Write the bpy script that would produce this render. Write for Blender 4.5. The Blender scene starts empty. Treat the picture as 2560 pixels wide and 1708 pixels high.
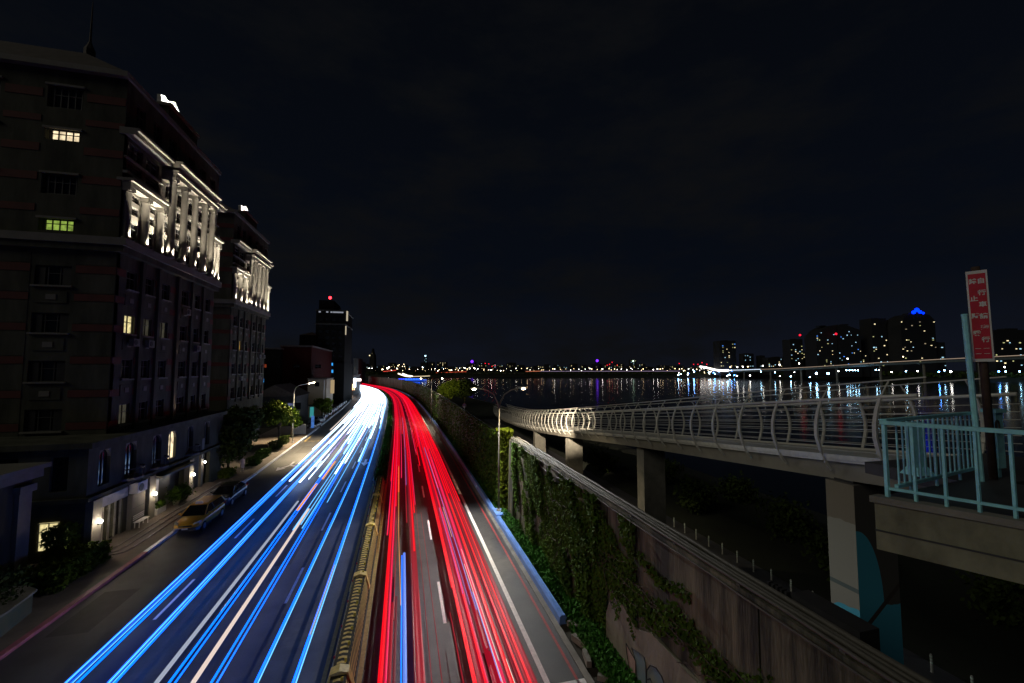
import bpy, bmesh, math, random
import numpy as np
from mathutils import Matrix, Vector

# ------------------------------------------------------------------ camera, sky, city glow fill, exposure
S = bpy.context.scene
EYE = 11.85
FPX = 1060.0                                   # focal length in pixels of the 2560 px wide photograph
PSI, TH = math.atan(270/1060), math.atan(68/1060)
cam = bpy.data.cameras.new('camera'); cam_o = bpy.data.objects.new('camera', cam)
S.collection.objects.link(cam_o); S.camera = cam_o
cam_o.location = (0, 0, EYE); cam_o.rotation_euler = (math.pi/2+TH, 0, -PSI)
cam.sensor_width = 36; cam.lens = 36*FPX/2560; cam.clip_start = .1; cam.clip_end = 8000
S.render.resolution_x, S.render.resolution_y = 1024, 683
S.view_settings.view_transform = 'Standard'; S.view_settings.look = 'None'
S.view_settings.exposure = 0; S.view_settings.gamma = 1
w = bpy.data.worlds.new('World'); S.world = w; w.use_nodes = True
nt = w.node_tree; nt.nodes.clear()
N = lambda t: nt.nodes.new(t)
out, bg, tc = N('ShaderNodeOutputWorld'), N('ShaderNodeBackground'), N('ShaderNodeTexCoord')
sep, rampz, noi, ramp, mx = N('ShaderNodeSeparateXYZ'), N('ShaderNodeValToRGB'), N('ShaderNodeTexNoise'), N('ShaderNodeValToRGB'), N('ShaderNodeMix')
L = nt.links.new
L(tc.outputs['Generated'], sep.inputs[0]); L(sep.outputs['Z'], rampz.inputs[0])
e = rampz.color_ramp.elements
e[0].position = 0.0; e[0].color = (.0062, .0078, .0140, 1)
e[1].position = .75; e[1].color = (.0020, .0027, .0042, 1)
x = e.new(.18); x.color = (.0026, .0040, .0078, 1)
mp = N('ShaderNodeMapping'); mp.inputs['Scale'].default_value = (2.2, 2.2, 6)
L(tc.outputs['Generated'], mp.inputs[0]); L(mp.outputs[0], noi.inputs['Vector'])
noi.inputs['Scale'].default_value = 1.6; noi.inputs['Detail'].default_value = 7; noi.inputs['Roughness'].default_value = .6
L(noi.outputs['Fac'], ramp.inputs[0])
ramp.color_ramp.elements[0].position = .44; ramp.color_ramp.elements[1].position = .68
ramp.color_ramp.elements[0].color = (0, 0, 0, 1); ramp.color_ramp.elements[1].color = (1, 1, 1, 1)
mx.data_type = 'RGBA'; mx.blend_type = 'MIX'
L(ramp.outputs['Color'], mx.inputs['Factor']); L(rampz.outputs['Color'], mx.inputs['A'])
mx.inputs['B'].default_value = (.0048, .0052, .0062, 1)
L(mx.outputs['Result'], bg.inputs['Color']); bg.inputs['Strength'].default_value = .85; L(bg.outputs[0], out.inputs[0])
sun = bpy.data.lights.new('city_glow_fill', 'SUN'); sun.energy = .34; sun.angle = math.radians(25); sun.color = (1, .95, .78)  # added warm sun as fill, standing in for city glow
sun_o = bpy.data.objects.new('city_glow_fill', sun); S.collection.objects.link(sun_o)
sun_o.rotation_euler = Vector((1, .28, -.6)).to_track_quat('-Z', 'Y').to_euler()

# ------------------------------------------------------------------ helpers
random.seed(7); RNG = np.random.default_rng(11)
COL = S.collection
FW = np.array([math.sin(PSI)*math.cos(TH), math.cos(PSI)*math.cos(TH), math.sin(TH)])
RT = np.array([math.cos(PSI), -math.sin(PSI), 0.]); UP = np.cross(RT, FW)
def ray(px, py): return FW + (px-1280)/FPX*RT - (py-854)/FPX*UP
def far(px, py, d): return Vector(np.array([0, 0, EYE]) + d*ray(px, py))        # a point d metres off
def at_y(px, py, Y): r = ray(px, py); return Vector(np.array([0, 0, EYE]) + Y/r[1]*r)

class MB:
    def __init__(s): s.v = []; s.f = []
    def box(s, x0, x1, y0, y1, z0, z1):
        n = len(s.v)
        s.v += [(x0,y0,z0),(x1,y0,z0),(x1,y1,z0),(x0,y1,z0),(x0,y0,z1),(x1,y0,z1),(x1,y1,z1),(x0,y1,z1)]
        s.f += [tuple(n+i for i in q) for q in ((0,3,2,1),(4,5,6,7),(0,1,5,4),(1,2,6,5),(2,3,7,6),(3,0,4,7))]
        return s
    def hexa(s, b, t):                     # four bottom points, four top points, counter-clockwise from above
        n = len(s.v); s.v += [tuple(p) for p in b]+[tuple(p) for p in t]
        s.f += [tuple(n+i for i in q) for q in ((0,3,2,1),(4,5,6,7),(0,1,5,4),(1,2,6,5),(2,3,7,6),(3,0,4,7))]
        return s
    def tube(s, pts, r, n=8, sx=1., sz=1., cap=True, rs=None):
        pts = [Vector(p) for p in pts]; k0 = len(s.v)
        for i, p in enumerate(pts):
            t = (pts[min(i+1, len(pts)-1)]-pts[max(i-1, 0)])
            t = t.normalized() if t.length > 1e-9 else Vector((0,0,1))
            ref = Vector((0,0,1)) if abs(t.z) < .92 else Vector((0,1,0))
            a = t.cross(ref).normalized(); b = a.cross(t)
            rr = rs[i] if rs else r
            for j in range(n):
                q = 2*math.pi*(j+.5)/n
                s.v.append(tuple(p + a*(math.cos(q)*rr*sx) + b*(math.sin(q)*rr*sz)))
        for i in range(len(pts)-1):
            for j in range(n):
                s.f.append((k0+i*n+j, k0+i*n+(j+1)%n, k0+(i+1)*n+(j+1)%n, k0+(i+1)*n+j))
        if cap:
            s.f.append(tuple(k0+j for j in range(n))[::-1]); e = k0+(len(pts)-1)*n
            s.f.append(tuple(e+j for j in range(n)))
        return s
    def prism(s, poly, lo, hi, axis='z'):  # polygon in the two other axes (cyclic order) swept along axis
        n = len(s.v); m = len(poly)
        for c in (lo, hi):
            for a, b in poly:
                s.v.append({'z': (a, b, c), 'y': (a, c, b), 'x': (c, a, b)}[axis])
        s.f.append(tuple(range(n, n+m))[::-1]); s.f.append(tuple(range(n+m, n+2*m)))
        for i in range(m): j = (i+1) % m; s.f.append((n+i, n+j, n+m+j, n+m+i))
        return s
    def lathe(s, prof, cx, cy, n=16):
        k = len(s.v)
        for r, z in prof:
            for j in range(n): a = 2*math.pi*j/n; s.v.append((cx+r*math.cos(a), cy+r*math.sin(a), z))
        for i in range(len(prof)-1):
            for j in range(n): s.f.append((k+i*n+j, k+i*n+(j+1)%n, k+(i+1)*n+(j+1)%n, k+(i+1)*n+j))
        s.f.append(tuple(k+j for j in range(n))[::-1]); e = k+(len(prof)-1)*n; s.f.append(tuple(e+j for j in range(n)))
        return s
    def sphere(s, c, r, n=10, m=6, sz=1.):
        return s.lathe([(max(.01*r, r*math.sin(math.pi*i/m)), c[2]-r*sz*math.cos(math.pi*i/m)) for i in range(m+1)], c[0], c[1], n)
    def strip(s, A, B):
        n = len(s.v); m = len(A)
        s.v += [tuple(p) for p in A]+[tuple(p) for p in B]
        for i in range(m-1): s.f.append((n+i, n+m+i, n+m+i+1, n+i+1))
        return s
    def mesh(s, name):
        me = bpy.data.meshes.new(name); me.from_pydata(s.v, [], s.f)
        bm = bmesh.new(); bm.from_mesh(me); bmesh.ops.recalc_face_normals(bm, faces=bm.faces); bm.to_mesh(me); bm.free()
        return me

def link(name, me, mat, parent=None, smooth=False, local=False):
    if mat is not None: me.materials.clear(); me.materials.append(mat)
    if smooth:
        for p in me.polygons: p.use_smooth = True
    o = bpy.data.objects.new(name, me); COL.objects.link(o)
    if parent is not None:
        o.parent = parent
        if not local and parent.type == 'EMPTY' and parent.parent is None:
            o.matrix_parent_inverse = Matrix.LocRotScale(parent.location, parent.rotation_euler, None).inverted()
    return o
def P(name, mb, mat, parent=None, smooth=False, local=False, label=None):
    o = link(name, mb.mesh(name) if isinstance(mb, MB) else mb, mat, parent, smooth, local)
    if label: o['label'] = label
    return o
def tag(o, label=None, cat=None, group=None, kind=None):
    if label: o['label'] = label
    if cat: o['category'] = cat
    if group: o['group'] = group
    if kind: o['kind'] = kind
    return o
def thing(name, label, cat, loc=(0,0,0), rz=0, group=None):
    o = bpy.data.objects.new(name, None); COL.objects.link(o); o.empty_display_size = .2
    o.location = loc; o.rotation_euler = (0, 0, rz)
    return tag(o, label, cat, group)
def struct(name, mb, mat, label=None):
    return tag(P(name, mb, mat), label, None, None, 'structure')
def copy_tree(o, parent=None):
    c = o.copy(); COL.objects.link(c); c.parent = parent
    for ch in list(o.children): copy_tree(ch, c)
    return c
UNIT = {}
def unit_box(mat):
    if mat.name not in UNIT:
        me = MB().box(-.5, .5, -.5, .5, -.5, .5).mesh('unit_'+mat.name); me.materials.append(mat); UNIT[mat.name] = me
    return UNIT[mat.name]
def ub(name, x0, x1, y0, y1, z0, z1, mat, parent):           # a box that shares its mesh with its likes
    o = bpy.data.objects.new(name, unit_box(mat)); COL.objects.link(o)
    o.location = ((x0+x1)/2, (y0+y1)/2, (z0+z1)/2); o.scale = (abs(x1-x0), abs(y1-y0), abs(z1-z0))
    if parent is not None:
        o.parent = parent
        if parent.type == 'EMPTY': o.matrix_parent_inverse = Matrix.LocRotScale(parent.location, parent.rotation_euler, None).inverted()
    return o

def M(name, col, rough=.7, metal=0., var=.25, scale=2., bump=0., bscale=None, col2=None, stretch=(1,1,1), spec=.5, coat=0., rp=(.32, .68)):
    m = bpy.data.materials.new(name); m.use_nodes = True; t = m.node_tree; b = t.nodes['Principled BSDF']; l = t.links.new
    b.inputs['Roughness'].default_value = rough; b.inputs['Metallic'].default_value = metal
    b.inputs['Specular IOR Level'].default_value = spec; b.inputs['Coat Weight'].default_value = coat
    g = t.nodes.new('ShaderNodeNewGeometry'); mp = t.nodes.new('ShaderNodeMapping'); mp.inputs['Scale'].default_value = stretch
    l(g.outputs['Position'], mp.inputs[0])
    n = t.nodes.new('ShaderNodeTexNoise'); n.inputs['Scale'].default_value = scale; n.inputs['Detail'].default_value = 6; n.inputs['Roughness'].default_value = .62
    l(mp.outputs[0], n.inputs['Vector'])
    r = t.nodes.new('ShaderNodeValToRGB'); r.color_ramp.elements[0].position = rp[0]; r.color_ramp.elements[1].position = rp[1]
    c2 = col2 or tuple(min(1, c*(1+var)) for c in col); c1 = col if col2 else tuple(c*(1-var) for c in col)
    r.color_ramp.elements[0].color = (*c1, 1); r.color_ramp.elements[1].color = (*c2, 1)
    l(n.outputs['Fac'], r.inputs[0]); l(r.outputs[0], b.inputs['Base Color'])
    if bump:
        n2 = t.nodes.new('ShaderNodeTexNoise'); n2.inputs['Scale'].default_value = bscale or scale*6; n2.inputs['Detail'].default_value = 4
        l(mp.outputs[0], n2.inputs['Vector'])
        bp = t.nodes.new('ShaderNodeBump'); bp.inputs['Strength'].default_value = bump; bp.inputs['Distance'].default_value = .05
        l(n2.outputs['Fac'], bp.inputs['Height']); l(bp.outputs[0], b.inputs['Normal'])
    return m
def EM(name, col, s=1., var=0., scale=3.):
    m = bpy.data.materials.new(name); m.use_nodes = True; t = m.node_tree; b = t.nodes['Principled BSDF']; l = t.links.new
    b.inputs['Base Color'].default_value = (.01, .01, .01, 1); b.inputs['Specular IOR Level'].default_value = .1; b.inputs['Roughness'].default_value = .4
    b.inputs['Emission Color'].default_value = (*col, 1); b.inputs['Emission Strength'].default_value = s
    if var:
        g = t.nodes.new('ShaderNodeNewGeometry'); n = t.nodes.new('ShaderNodeTexNoise'); n.inputs['Scale'].default_value = scale
        l(g.outputs['Position'], n.inputs['Vector']); r = t.nodes.new('ShaderNodeMapRange')
        r.inputs['From Min'].default_value = .3; r.inputs['From Max'].default_value = .7
        r.inputs['To Min'].default_value = s*(1-var); r.inputs['To Max'].default_value = s*(1+var)
        l(n.outputs['Fac'], r.inputs['Value']); l(r.outputs[0], b.inputs['Emission Strength'])
    return m
def glass(name, col=(.012, .014, .016)): return M(name, col, .08, 0, .1, 1, spec=.6)

m_asph = M('asphalt', (.048, .048, .051), .5, 0, .42, .45, .3, 60)
m_walk = M('pavement', (.16, .13, .11), .75, 0, .2, 1.2, .2, 20)
m_conc = M('concrete', (.20, .19, .165), .8, 0, .3, 1.1, .25, 14)
m_concd = M('old_concrete', (.020, .021, .012), .85, 0, 0, 1.0, .4, 9, col2=(.21, .19, .115), stretch=(1.6, 1.6, .22), rp=(.42, .74))
m_beam = M('beam_concrete', (.11, .105, .07), .85, 0, 0, 1.4, .3, 9, col2=(.27, .265, .18), stretch=(1, 1, .6))
m_white = M('white_paint', (.72, .72, .70), .5, 0, .12, 2)
m_line = M('road_line', (.86, .86, .84), .6, 0, .15, 5)
m_yline = M('yellow_line', (.34, .25, .09), .6, 0, .3, 5)
m_rline = M('red_line', (.42, .05, .05), .6, 0, .3, 5)
m_stone = M('stone_wall', (.045, .047, .034), .8, 0, 0, .7, .15, 10, col2=(.105, .106, .078), stretch=(1.3, 1.3, .35), spec=.12)
m_stone2 = M('stone_trim', (.17, .162, .138), .75, 0, .16, 1.2, .1, 12)
m_redb = M('red_band', (.10, .02, .015), .8, 0, .2, 1.2)
m_roof = M('roof_slate', (.06, .05, .045), .8, 0, .25, 2)
m_glass = glass('window_glass'); m_frame = M('window_frame', (.05, .05, .05), .5)
m_dark = M('dark_metal', (.03, .03, .032), .5, .3)
m_steel = M('galvanised_steel', (.36, .36, .35), .42, .5, .15, 4)
m_bridge = M('bridge_paint', (.62, .61, .57), .42, .15, .12, 5)
m_rail = M('railing_cyan_tint', (.34, .78, .94), .45, 0, .2, 6)  # pale blue with the cyan light on the railings put into the colour
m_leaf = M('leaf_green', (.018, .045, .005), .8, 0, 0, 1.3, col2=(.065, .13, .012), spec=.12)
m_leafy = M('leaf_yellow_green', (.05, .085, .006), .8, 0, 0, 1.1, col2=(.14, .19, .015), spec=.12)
m_leafd = M('leaf_dark', (.020, .034, .008), .8, 0, 0, 1.2, col2=(.055, .08, .014), spec=.12)
m_bark = M('bark', (.06, .045, .03), .9, 0, .3, 6)
m_soil = M('soil', (.03, .028, .018), .95, 0, .4, 2)
m_grass = M('riverbank_grass', (.010, .014, .006), .95, 0, .4, .5)
m_blue = M('kerb_blue_light_tint', (.16, .33, .80), .35, 0, .2, 1.5)  # blue headlight reflection on the kerb is put into this colour
m_kerbw = M('kerb_stone', (.70, .74, .80), .4, 0, .2, 2)
m_kerbr = M('red_kerb_paint', (.34, .10, .14), .5, 0, .25, 2)

# ------------------------------------------------------------------ road alignment
KY = np.array([-80, 0, 30, 60, 90, 135, 164, 192, 229, 243, 274, 291, 310, 345, 400, 441, 520, 640])
KX = np.array([0, 0, 0, -.15, -.5, -1.6, -2.8, -4.9, -9, -11.2, -17.5, -22, -27.5, -36, -48, -56, -72, -97.])
_yy = np.linspace(-80, 640, 1441); _xx = np.interp(_yy, KY, KX)
_k = np.hanning(61); _k /= _k.sum(); _xx = np.convolve(np.pad(_xx, 30, 'edge'), _k, 'valid'); _dx = np.gradient(_xx, _yy)
def R(Y, off, z=0.):
    x = np.interp(Y, _yy, _xx); d = np.interp(Y, _yy, _dx); n = math.hypot(1, d)
    return (float(x+off/n), float(Y-off*d/n), z)
def ys(a, b, step=4.): n = max(2, int((b-a)/step)+1); return np.linspace(a, b, n)
def rstrip(o0, o1, z, a, b, step=4., mb=None):
    mb = mb or MB(); Y = ys(a, b, step); return mb.strip([R(y, o0, z) for y in Y], [R(y, o1, z) for y in Y])
def rsweep(poly, a, b, step=4.):               # polygon of (offset, z) swept along the road
    mb = MB(); Y = ys(a, b, step); m = len(poly)
    for y in Y: mb.v += [R(y, o, z) for o, z in poly]
    for i in range(len(Y)-1):
        for j in range(m): mb.f.append((i*m+j, i*m+(j+1)%m, (i+1)*m+(j+1)%m, (i+1)*m+j))
    mb.f.append(tuple(range(m))); mb.f.append(tuple((len(Y)-1)*m+j for j in range(m))[::-1]); return mb
KL, KR = -15.7, 7.15                            # left kerb, right gutter

# ------------------------------------------------------------------ setting
g = MB(); Y = ys(-80, 640, 8)
g.strip([(-900, y, -.03) for y in Y], [R(y, 8.8, -.03) for y in Y]); struct('ground', g, m_soil)
g = MB(); g.strip([R(y, 8.8, -2.5) for y in Y], [R(y, 38, -2.5) for y in Y]); g.strip([R(y, 38, -2.5) for y in Y], [R(y, 46, -4.3) for y in Y])
struct('riverbank', g, m_grass)
road = struct('road', rstrip(KL-.05, KR+.05, .0, -40, 600, 4), m_asph)
struct('pavement', rstrip(-24, KL-.3, .14, -40, 420, 4), m_walk)
for a, b, m, nm in ((-40, 33, m_kerbr, 'kerb'), (33, 420, m_kerbw, 'kerb')):
    struct(nm, rsweep([(KL-.3, -.02), (KL-.02, -.02), (KL, .1), (KL-.04, .145), (KL-.3, .15)], a, b), m)
wat = bpy.data.materials.new('river_water'); wat.use_nodes = True
t = wat.node_tree; b = t.nodes['Principled BSDF']
b.inputs['Base Color'].default_value = (.006, .009, .014, 1); b.inputs['Roughness'].default_value = .13; b.inputs['IOR'].default_value = 1.33
gg, mp, n1, bp = (t.nodes.new(q) for q in ('ShaderNodeNewGeometry', 'ShaderNodeMapping', 'ShaderNodeTexNoise', 'ShaderNodeBump'))
mp.inputs['Scale'].default_value = (.05, .12, 1); t.links.new(gg.outputs['Position'], mp.inputs[0]); t.links.new(mp.outputs[0], n1.inputs['Vector'])
n1.inputs['Scale'].default_value = 1.1; n1.inputs['Detail'].default_value = 3
bp.inputs['Strength'].default_value = .03; bp.inputs['Distance'].default_value = .25
t.links.new(n1.outputs['Fac'], bp.inputs['Height']); t.links.new(bp.outputs[0], b.inputs['Normal'])
g = MB(); g.v = [(-3000, -300, -4), (4000, -300, -4), (4000, 4000, -4), (-3000, 4000, -4)]; g.f = [(0,1,2,3)]; struct('river_water', g, wat)
# far bank: a low levee that follows the far shore
sh = [(-900, 1100), (-200, 1000), (66, 815), (359, 738), (560, 690), (653, 664), (668, 556), (662, 412), (723, 344), (900, 200), (1400, 100)]
g = MB(); A = [(x, y, -4.2) for x, y in sh]; c = np.array([3000, 3000.])
Bk = [(x+8, y+14, 1.5) for x, y in sh]; Cc = [(x+2600, y+2600, 2) for x, y in sh]
g.strip(A, Bk); g.strip(Bk, Cc); struct('far_bank', g, m_grass)

# road markings: each dash, line, arrow is a part of the road
def dash(off, a, ln, mat=m_line, wd=.14): P('lane_dash', rstrip(off-wd/2, off+wd/2, .004, a, a+ln, 2), mat, road)
for k in range(24):
    dash(2.05, 20.7-10+k*10, 4.0)
    for off in (-5.62, -8.45, -11.25): dash(off, 24.4-10+k*10, 4.0)
P('edge_line', rstrip(5.33, 5.55, .004, 15.6, 420, 3), m_line, road)
P('edge_line', rstrip(5.55, 7.1, .004, 15.6, 15.85, 1), m_line, road)
P('red_line', rstrip(6.55, 6.66, .004, 8, 420, 3), m_rline, road)
P('yellow_line', rstrip(-2.86, -2.70, .004, 5, 300, 3), m_yline, road)
P('yellow_line', rstrip(-1.55, -1.36, .004, 5, 300, 3), m_yline, road)
def arrow(off, Y0, turn=False):                 # arrow for traffic driving towards the camera
    g = MB(); q = lambda o, y: R(y, off+o, .005); n = 0
    def poly(pts):
        k = len(g.v); g.v += [q(*p) for p in pts]; g.f.append(tuple(range(k, k+len(pts))))
    if turn: poly([(-.15, Y0+4.2), (.15, Y0+4.2), (.15, Y0+2.2), (-.15, Y0+2.2)]); poly([(.15, Y0+2.2), (.9, Y0+1.7), (.9, Y0+1.2), (-.15, Y0+1.9)]); poly([(.8, Y0+2.4), (1.5, Y0+1.2), (.8, Y0+.4)]); poly([(-.15, Y0+2.2), (-.9, Y0+.9), (-.4, Y0+.7), (.1, Y0+1.9)]); poly([(-1.2, Y0+1.4), (-.9, Y0-.6), (-.1, Y0+.5)])
    else: poly([(-.15, Y0+4), (.15, Y0+4), (.15, Y0+1.9), (-.15, Y0+1.9)]); poly([(-.5, Y0+2), (.5, Y0+2), (0, Y0)])
    P('lane_arrow', g, m_line, road)
arrow(-13.2, 56, True); arrow(-9.9, 56); arrow(-7.1, 57); arrow(-4.4, 55.5)
g = MB()
for a, b2, c, d in ((-15.3, -15.1, 76.6, 84), (-15.3, -3.2, 76.4, 76.6), (-15.3, -3.2, 84, 84.2)): rstrip(a, b2, .005, c, d, 2, g)
P('yellow_box_marking', g, m_yline, road)
m_patch = M('tar_patch', (.026, .026, .028), .6, 0, .3, 2); m_patch2 = M('new_asphalt', (.065, .064, .066), .6, 0, .3, 2)
for k, (o, y, wd, ln) in enumerate([(-14.4, 24, 1.6, 4), (-12.6, 33, 1.1, 7), (-9.3, 17.5, 1.5, 3), (-6.9, 29, .9, 9), (-4.4, 20.5, 1.0, 2.4), (.9, 31, 1.4, 5), (3.4, 44, 1.8, 8), (5.95, 24, .9, 6), (1.6, 14, 1.1, 3.5), (-13.6, 66, 1.6, 6)]):
    P('road_patch', rstrip(o-wd/2, o+wd/2, .002, y, y+ln, 2), m_patch2 if k % 3 else m_patch, road)
for k, (o, y, a) in enumerate([(-13.6, 30, 2.2), (-4.6, 44, 3), (3.6, 24, 2.6), (-9.4, 20, 3.2), (.8, 40, 2)]):
    pts = [R(y+a*s, o+.25*math.sin(3*s+k)+.12*math.sin(9*s), .004) for s in np.linspace(-1, 1, 12)]
    P('asphalt_crack', MB().strip(pts, [(p[0]+.03, p[1], p[2]) for p in pts]), m_frame, road)

# ------------------------------------------------------------------ median: chevron barrier, then a planted strip
m_by = M('barrier_yellow', (.66, .50, .18), .5, 0, .25, 6); m_bk = M('barrier_black', (.02, .018, .015), .5)
m_ref = M('yellow_reflector', (.75, .62, .10), .3, 0, .1, 4); m_refr = M('red_reflector', (.45, .03, .06), .3, 0, .1, 4)
bar = thing('road_divider', 'low concrete divider with yellow and black chevron stripes between the carriageways', 'divider', R(10, -2.1))
BW, BT, BH = .50, .27, .80
prof = [(-2.1-BW, 0), (-2.1+BW, 0), (-2.1+.46, .12), (-2.1+BT, BH), (-2.1-BT, BH), (-2.1-.46, .12)]
P('core', rsweep(prof, 6, 46.5), m_bk, bar)
y = 6.1; k = 0
while y < 46.2:
    ln = .135; s = .42                               # slanted stripe plates on both flanks and over the top
    g = MB(); c = -2.1
    pl = [(c-.47, .125, y), (c-BT-.012, BH-.01, y+s), (c, BH+.014, y+s+.06), (c+BT+.012, BH-.01, y+s), (c+.47, .125, y)]
    lo = [R(q[2], q[0], q[1]) for q in pl]; hi = [R(q[2]+ln, q[0], q[1]) for q in pl]
    g.strip(lo, hi); P('stripe_plate', g, m_by, bar); y += .31; k += 1
ri = 0
for y in np.arange(8.6, 46, 1.02):
    p = R(y, -1.95, BH+.02); P('reflector', MB().box(p[0]-.045, p[0]+.045, p[1]-.02, p[1]+.02, p[2], p[2]+.13), m_ref, bar)
    p = R(y+.5, -2.42, BH-.12)
    if ri % 2: P('reflector', MB().box(p[0]-.035, p[0]+.035, p[1]-.02, p[1]+.02, p[2], p[2]+.1), m_refr, bar)
    ri += 1
for y in (17.1, 24.6, 32.1, 39.6):
    g = rsweep([(-2.1-.53, .1), (-2.1+.53, .1), (-2.1+.42, .5), (-2.1+.32, BH+.05), (-2.1, BH+.14), (-2.1-.32, BH+.05), (-2.1-.42, .5)], y, y+.42, .42)
    P('end_cap', g, m_by, bar)
med = thing('planted_median', 'narrow planted median strip with clipped green hedge between low steel rails', 'median', R(47, -2.1))
P('kerb', rsweep([(-2.75, 0), (-1.45, 0), (-1.45, .2), (-2.75, .2)], 46.6, 330), m_conc, med)
for off in (-2.82, -1.40):
    for a in np.arange(47, 330, 9.0):
        b2 = min(a+8.7, 330)
        P('guard_rail', rsweep([(off-.04, .28), (off+.04, .28), (off+.04, .62), (off-.04, .62)], a, b2), m_kerbw if off < -2 else m_steel, med)

def leaves(name, pts, size, mat, parent=None, kind=None, norm=None, flat=.6, rng=RNG):
    pts = np.asarray(pts, float); n = len(pts)
    sz = size*(.6+.8*rng.random(n))
    d = rng.normal(size=(n, 3)); 
    if norm is not None: d = d*flat + np.asarray(norm, float)
    d /= np.linalg.norm(d, axis=1)[:, None]
    r = rng.normal(size=(n, 3)); a = np.cross(d, r); a /= np.linalg.norm(a, axis=1)[:, None]; b = np.cross(d, a)
    a *= sz[:, None]; b *= (sz*.55)[:, None]
    v = np.stack([pts-a, pts+b-a*.1+d*(sz*.12)[:, None], pts+a, pts-b-a*.1+d*(sz*.12)[:, None]], 1).reshape(-1, 3)
    me = bpy.data.meshes.new(name); me.vertices.add(4*n); me.vertices.foreach_set('co', v.ravel())
    me.loops.add(4*n); me.loops.foreach_set('vertex_index', np.arange(4*n)); me.polygons.add(n)
    me.polygons.foreach_set('loop_start', np.arange(0, 4*n, 4)); me.polygons.foreach_set('loop_total', np.full(n, 4)); me.update()
    o = link(name, me, mat, parent)
    if kind: o['kind'] = kind
    return o
pts = []
for i in range(20000):
    y = 46.9 + 240*(random.random()**1.6); o = -2.1+random.uniform(-.5, .5)
    h = .25+ (.55+.22*math.sin(y*1.3)+.15*math.sin(y*3.7+1))*random.random()**.6
    pts.append(R(y, o, h))
m_weed = M('weed_leaf', (.025, .08, .012), .8, 0, 0, .8, col2=(.06, .20, .03), spec=.12)
leaves('hedge', pts, .13, m_weed, med, 'stuff')

# ------------------------------------------------------------------ light trails of the traffic
TM = {'blue': EM('trail_blue', (.0, .105, 1.0), 3.3), 'deep': EM('trail_deep_blue', (.0, .09, .85), 1.4), 'cyan': EM('trail_cyan', (.12, .50, 1.0), 1.7),
      'white': EM('trail_white', (.66, .80, 1.0), 4.2), 'cool': EM('trail_cool_white', (.30, .58, 1.0), 2.4), 'peach': EM('trail_peach', (1.0, .80, .70), .85),
      'grey': EM('trail_grey', (.45, .50, .62), .8), 'orange': EM('trail_orange', (1.0, .42, .08), .95), 'red': EM('trail_red', (1.0, .0, .012), .95),
      'pink': EM('trail_pink_red', (1.0, .015, .10), .9), 'dark': EM('trail_dark_red', (.38, .006, .02), .8), 'dim': EM('trail_dim_red', (.14, .01, .018), .9),
      'peri': EM('trail_periwinkle', (.13, .26, .88), 1.0), 'sky': EM('trail_sky_blue', (.0, .14, 1.0), 2.5), 'violet': EM('trail_violet', (.55, .2, .75), .7)}
TL = {}
def trail(offs, z, w, h, a, b, col, label, group):
    """offs: list of (Y, lateral offset) the lamp followed"""
    yk = [q[0] for q in offs]; ok = [q[1] for q in offs]
    Y = np.unique(np.concatenate([ys(a, min(b, 60), 1.6) if a < 60 else [], ys(max(a, 60), b, 5) if b > 60 else [], [a, b]]))
    pts = [R(y, float(np.interp(y, yk, ok)), z) for y in Y]
    mb = MB().tube(pts, .5, 6, w*(.8 if col in ('blue', 'sky', 'deep') else 1.), h)
    tag(P('light_trail', mb, TM[col]), label, 'light trail', group)
W = 'headlight trails on the left carriageway'; RG = 'tail light trails on the right carriageway'
Lb = lambda lane: ('blue headlight trail in the %s' % lane, 'blue trails, '+lane)
# outer bundle
ln = 'lane of the left carriageway nearest the parked taxi'
for o, c, w in ((-11.52, 'blue', .11), (-11.33, 'deep', .16), (-11.12, 'sky', .12)): trail([(10, o), (60, o-.2), (300, o+.3)], .62, w, .08, 8, 75, c, *Lb(ln))
trail([(10, -11.2), (70, -11.35)], .72, .04, .03, 8, 70, 'cyan', *Lb(ln)); trail([(10, -11.45), (70, -11.6)], .70, .045, .03, 8, 70, 'cyan', *Lb(ln))
for o, c, w in ((-10.05, 'blue', .14), (-9.84, 'sky', .13)): trail([(10, o), (60, o-.1), (300, o)], .62, w, .08, 8, 78, c, *Lb(ln))
trail([(10, -9.82), (70, -9.9)], .72, .03, .03, 8, 72, 'cyan', *Lb(ln)); trail([(10, -9.98), (70, -10.08)], .70, .05, .03, 8, 72, 'cyan', *Lb(ln))
ln = 'second lane from the parked taxi'
trail([(10, -8.14), (60, -8.3)], .95, .17, .1, 8, 39, 'grey', 'grey white light trail left of the peach one', None)
for o, c, w in ((-7.93, 'sky', .11), (-7.72, 'blue', .08)): trail([(10, o), (60, o-.25), (120, o)], .62, w, .08, 8, 92, c, *Lb(ln))
trail([(10, -6.88), (40, -6.95)], 1.0, .17, .12, 8, 36.5, 'peach', 'wide peach white light trail in the middle of the left carriageway', None)
for o, c, w in ((-6.46, 'sky', .1), (-6.26, 'blue', .07)): trail([(10, o), (60, o-.3), (120, o+.2)], .62, w, .08, 8, 95, c, *Lb(ln))
ln = 'lane beside the striped divider'
for o, c, w in ((-5.0, 'blue', .10), (-4.88, 'cyan', .045)): trail([(10, o), (60, o+.15), (300, o)], .64+(.05 if c == 'cyan' else 0), w, .07, 8, 120, c, *Lb(ln))
for o, c, w in ((-3.66, 'blue', .11), (-3.54, 'cyan', .05)): trail([(10, o), (60, o-.05), (300, o)], .64+(.05 if c == 'cyan' else 0), w, .07, 8, 130, c, *Lb(ln))
trail([(10, -3.62), (26, -3.62)], .75, .07, .05, 20, 26.5, 'grey', 'short grey light streak beside the striped divider', None)
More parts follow.
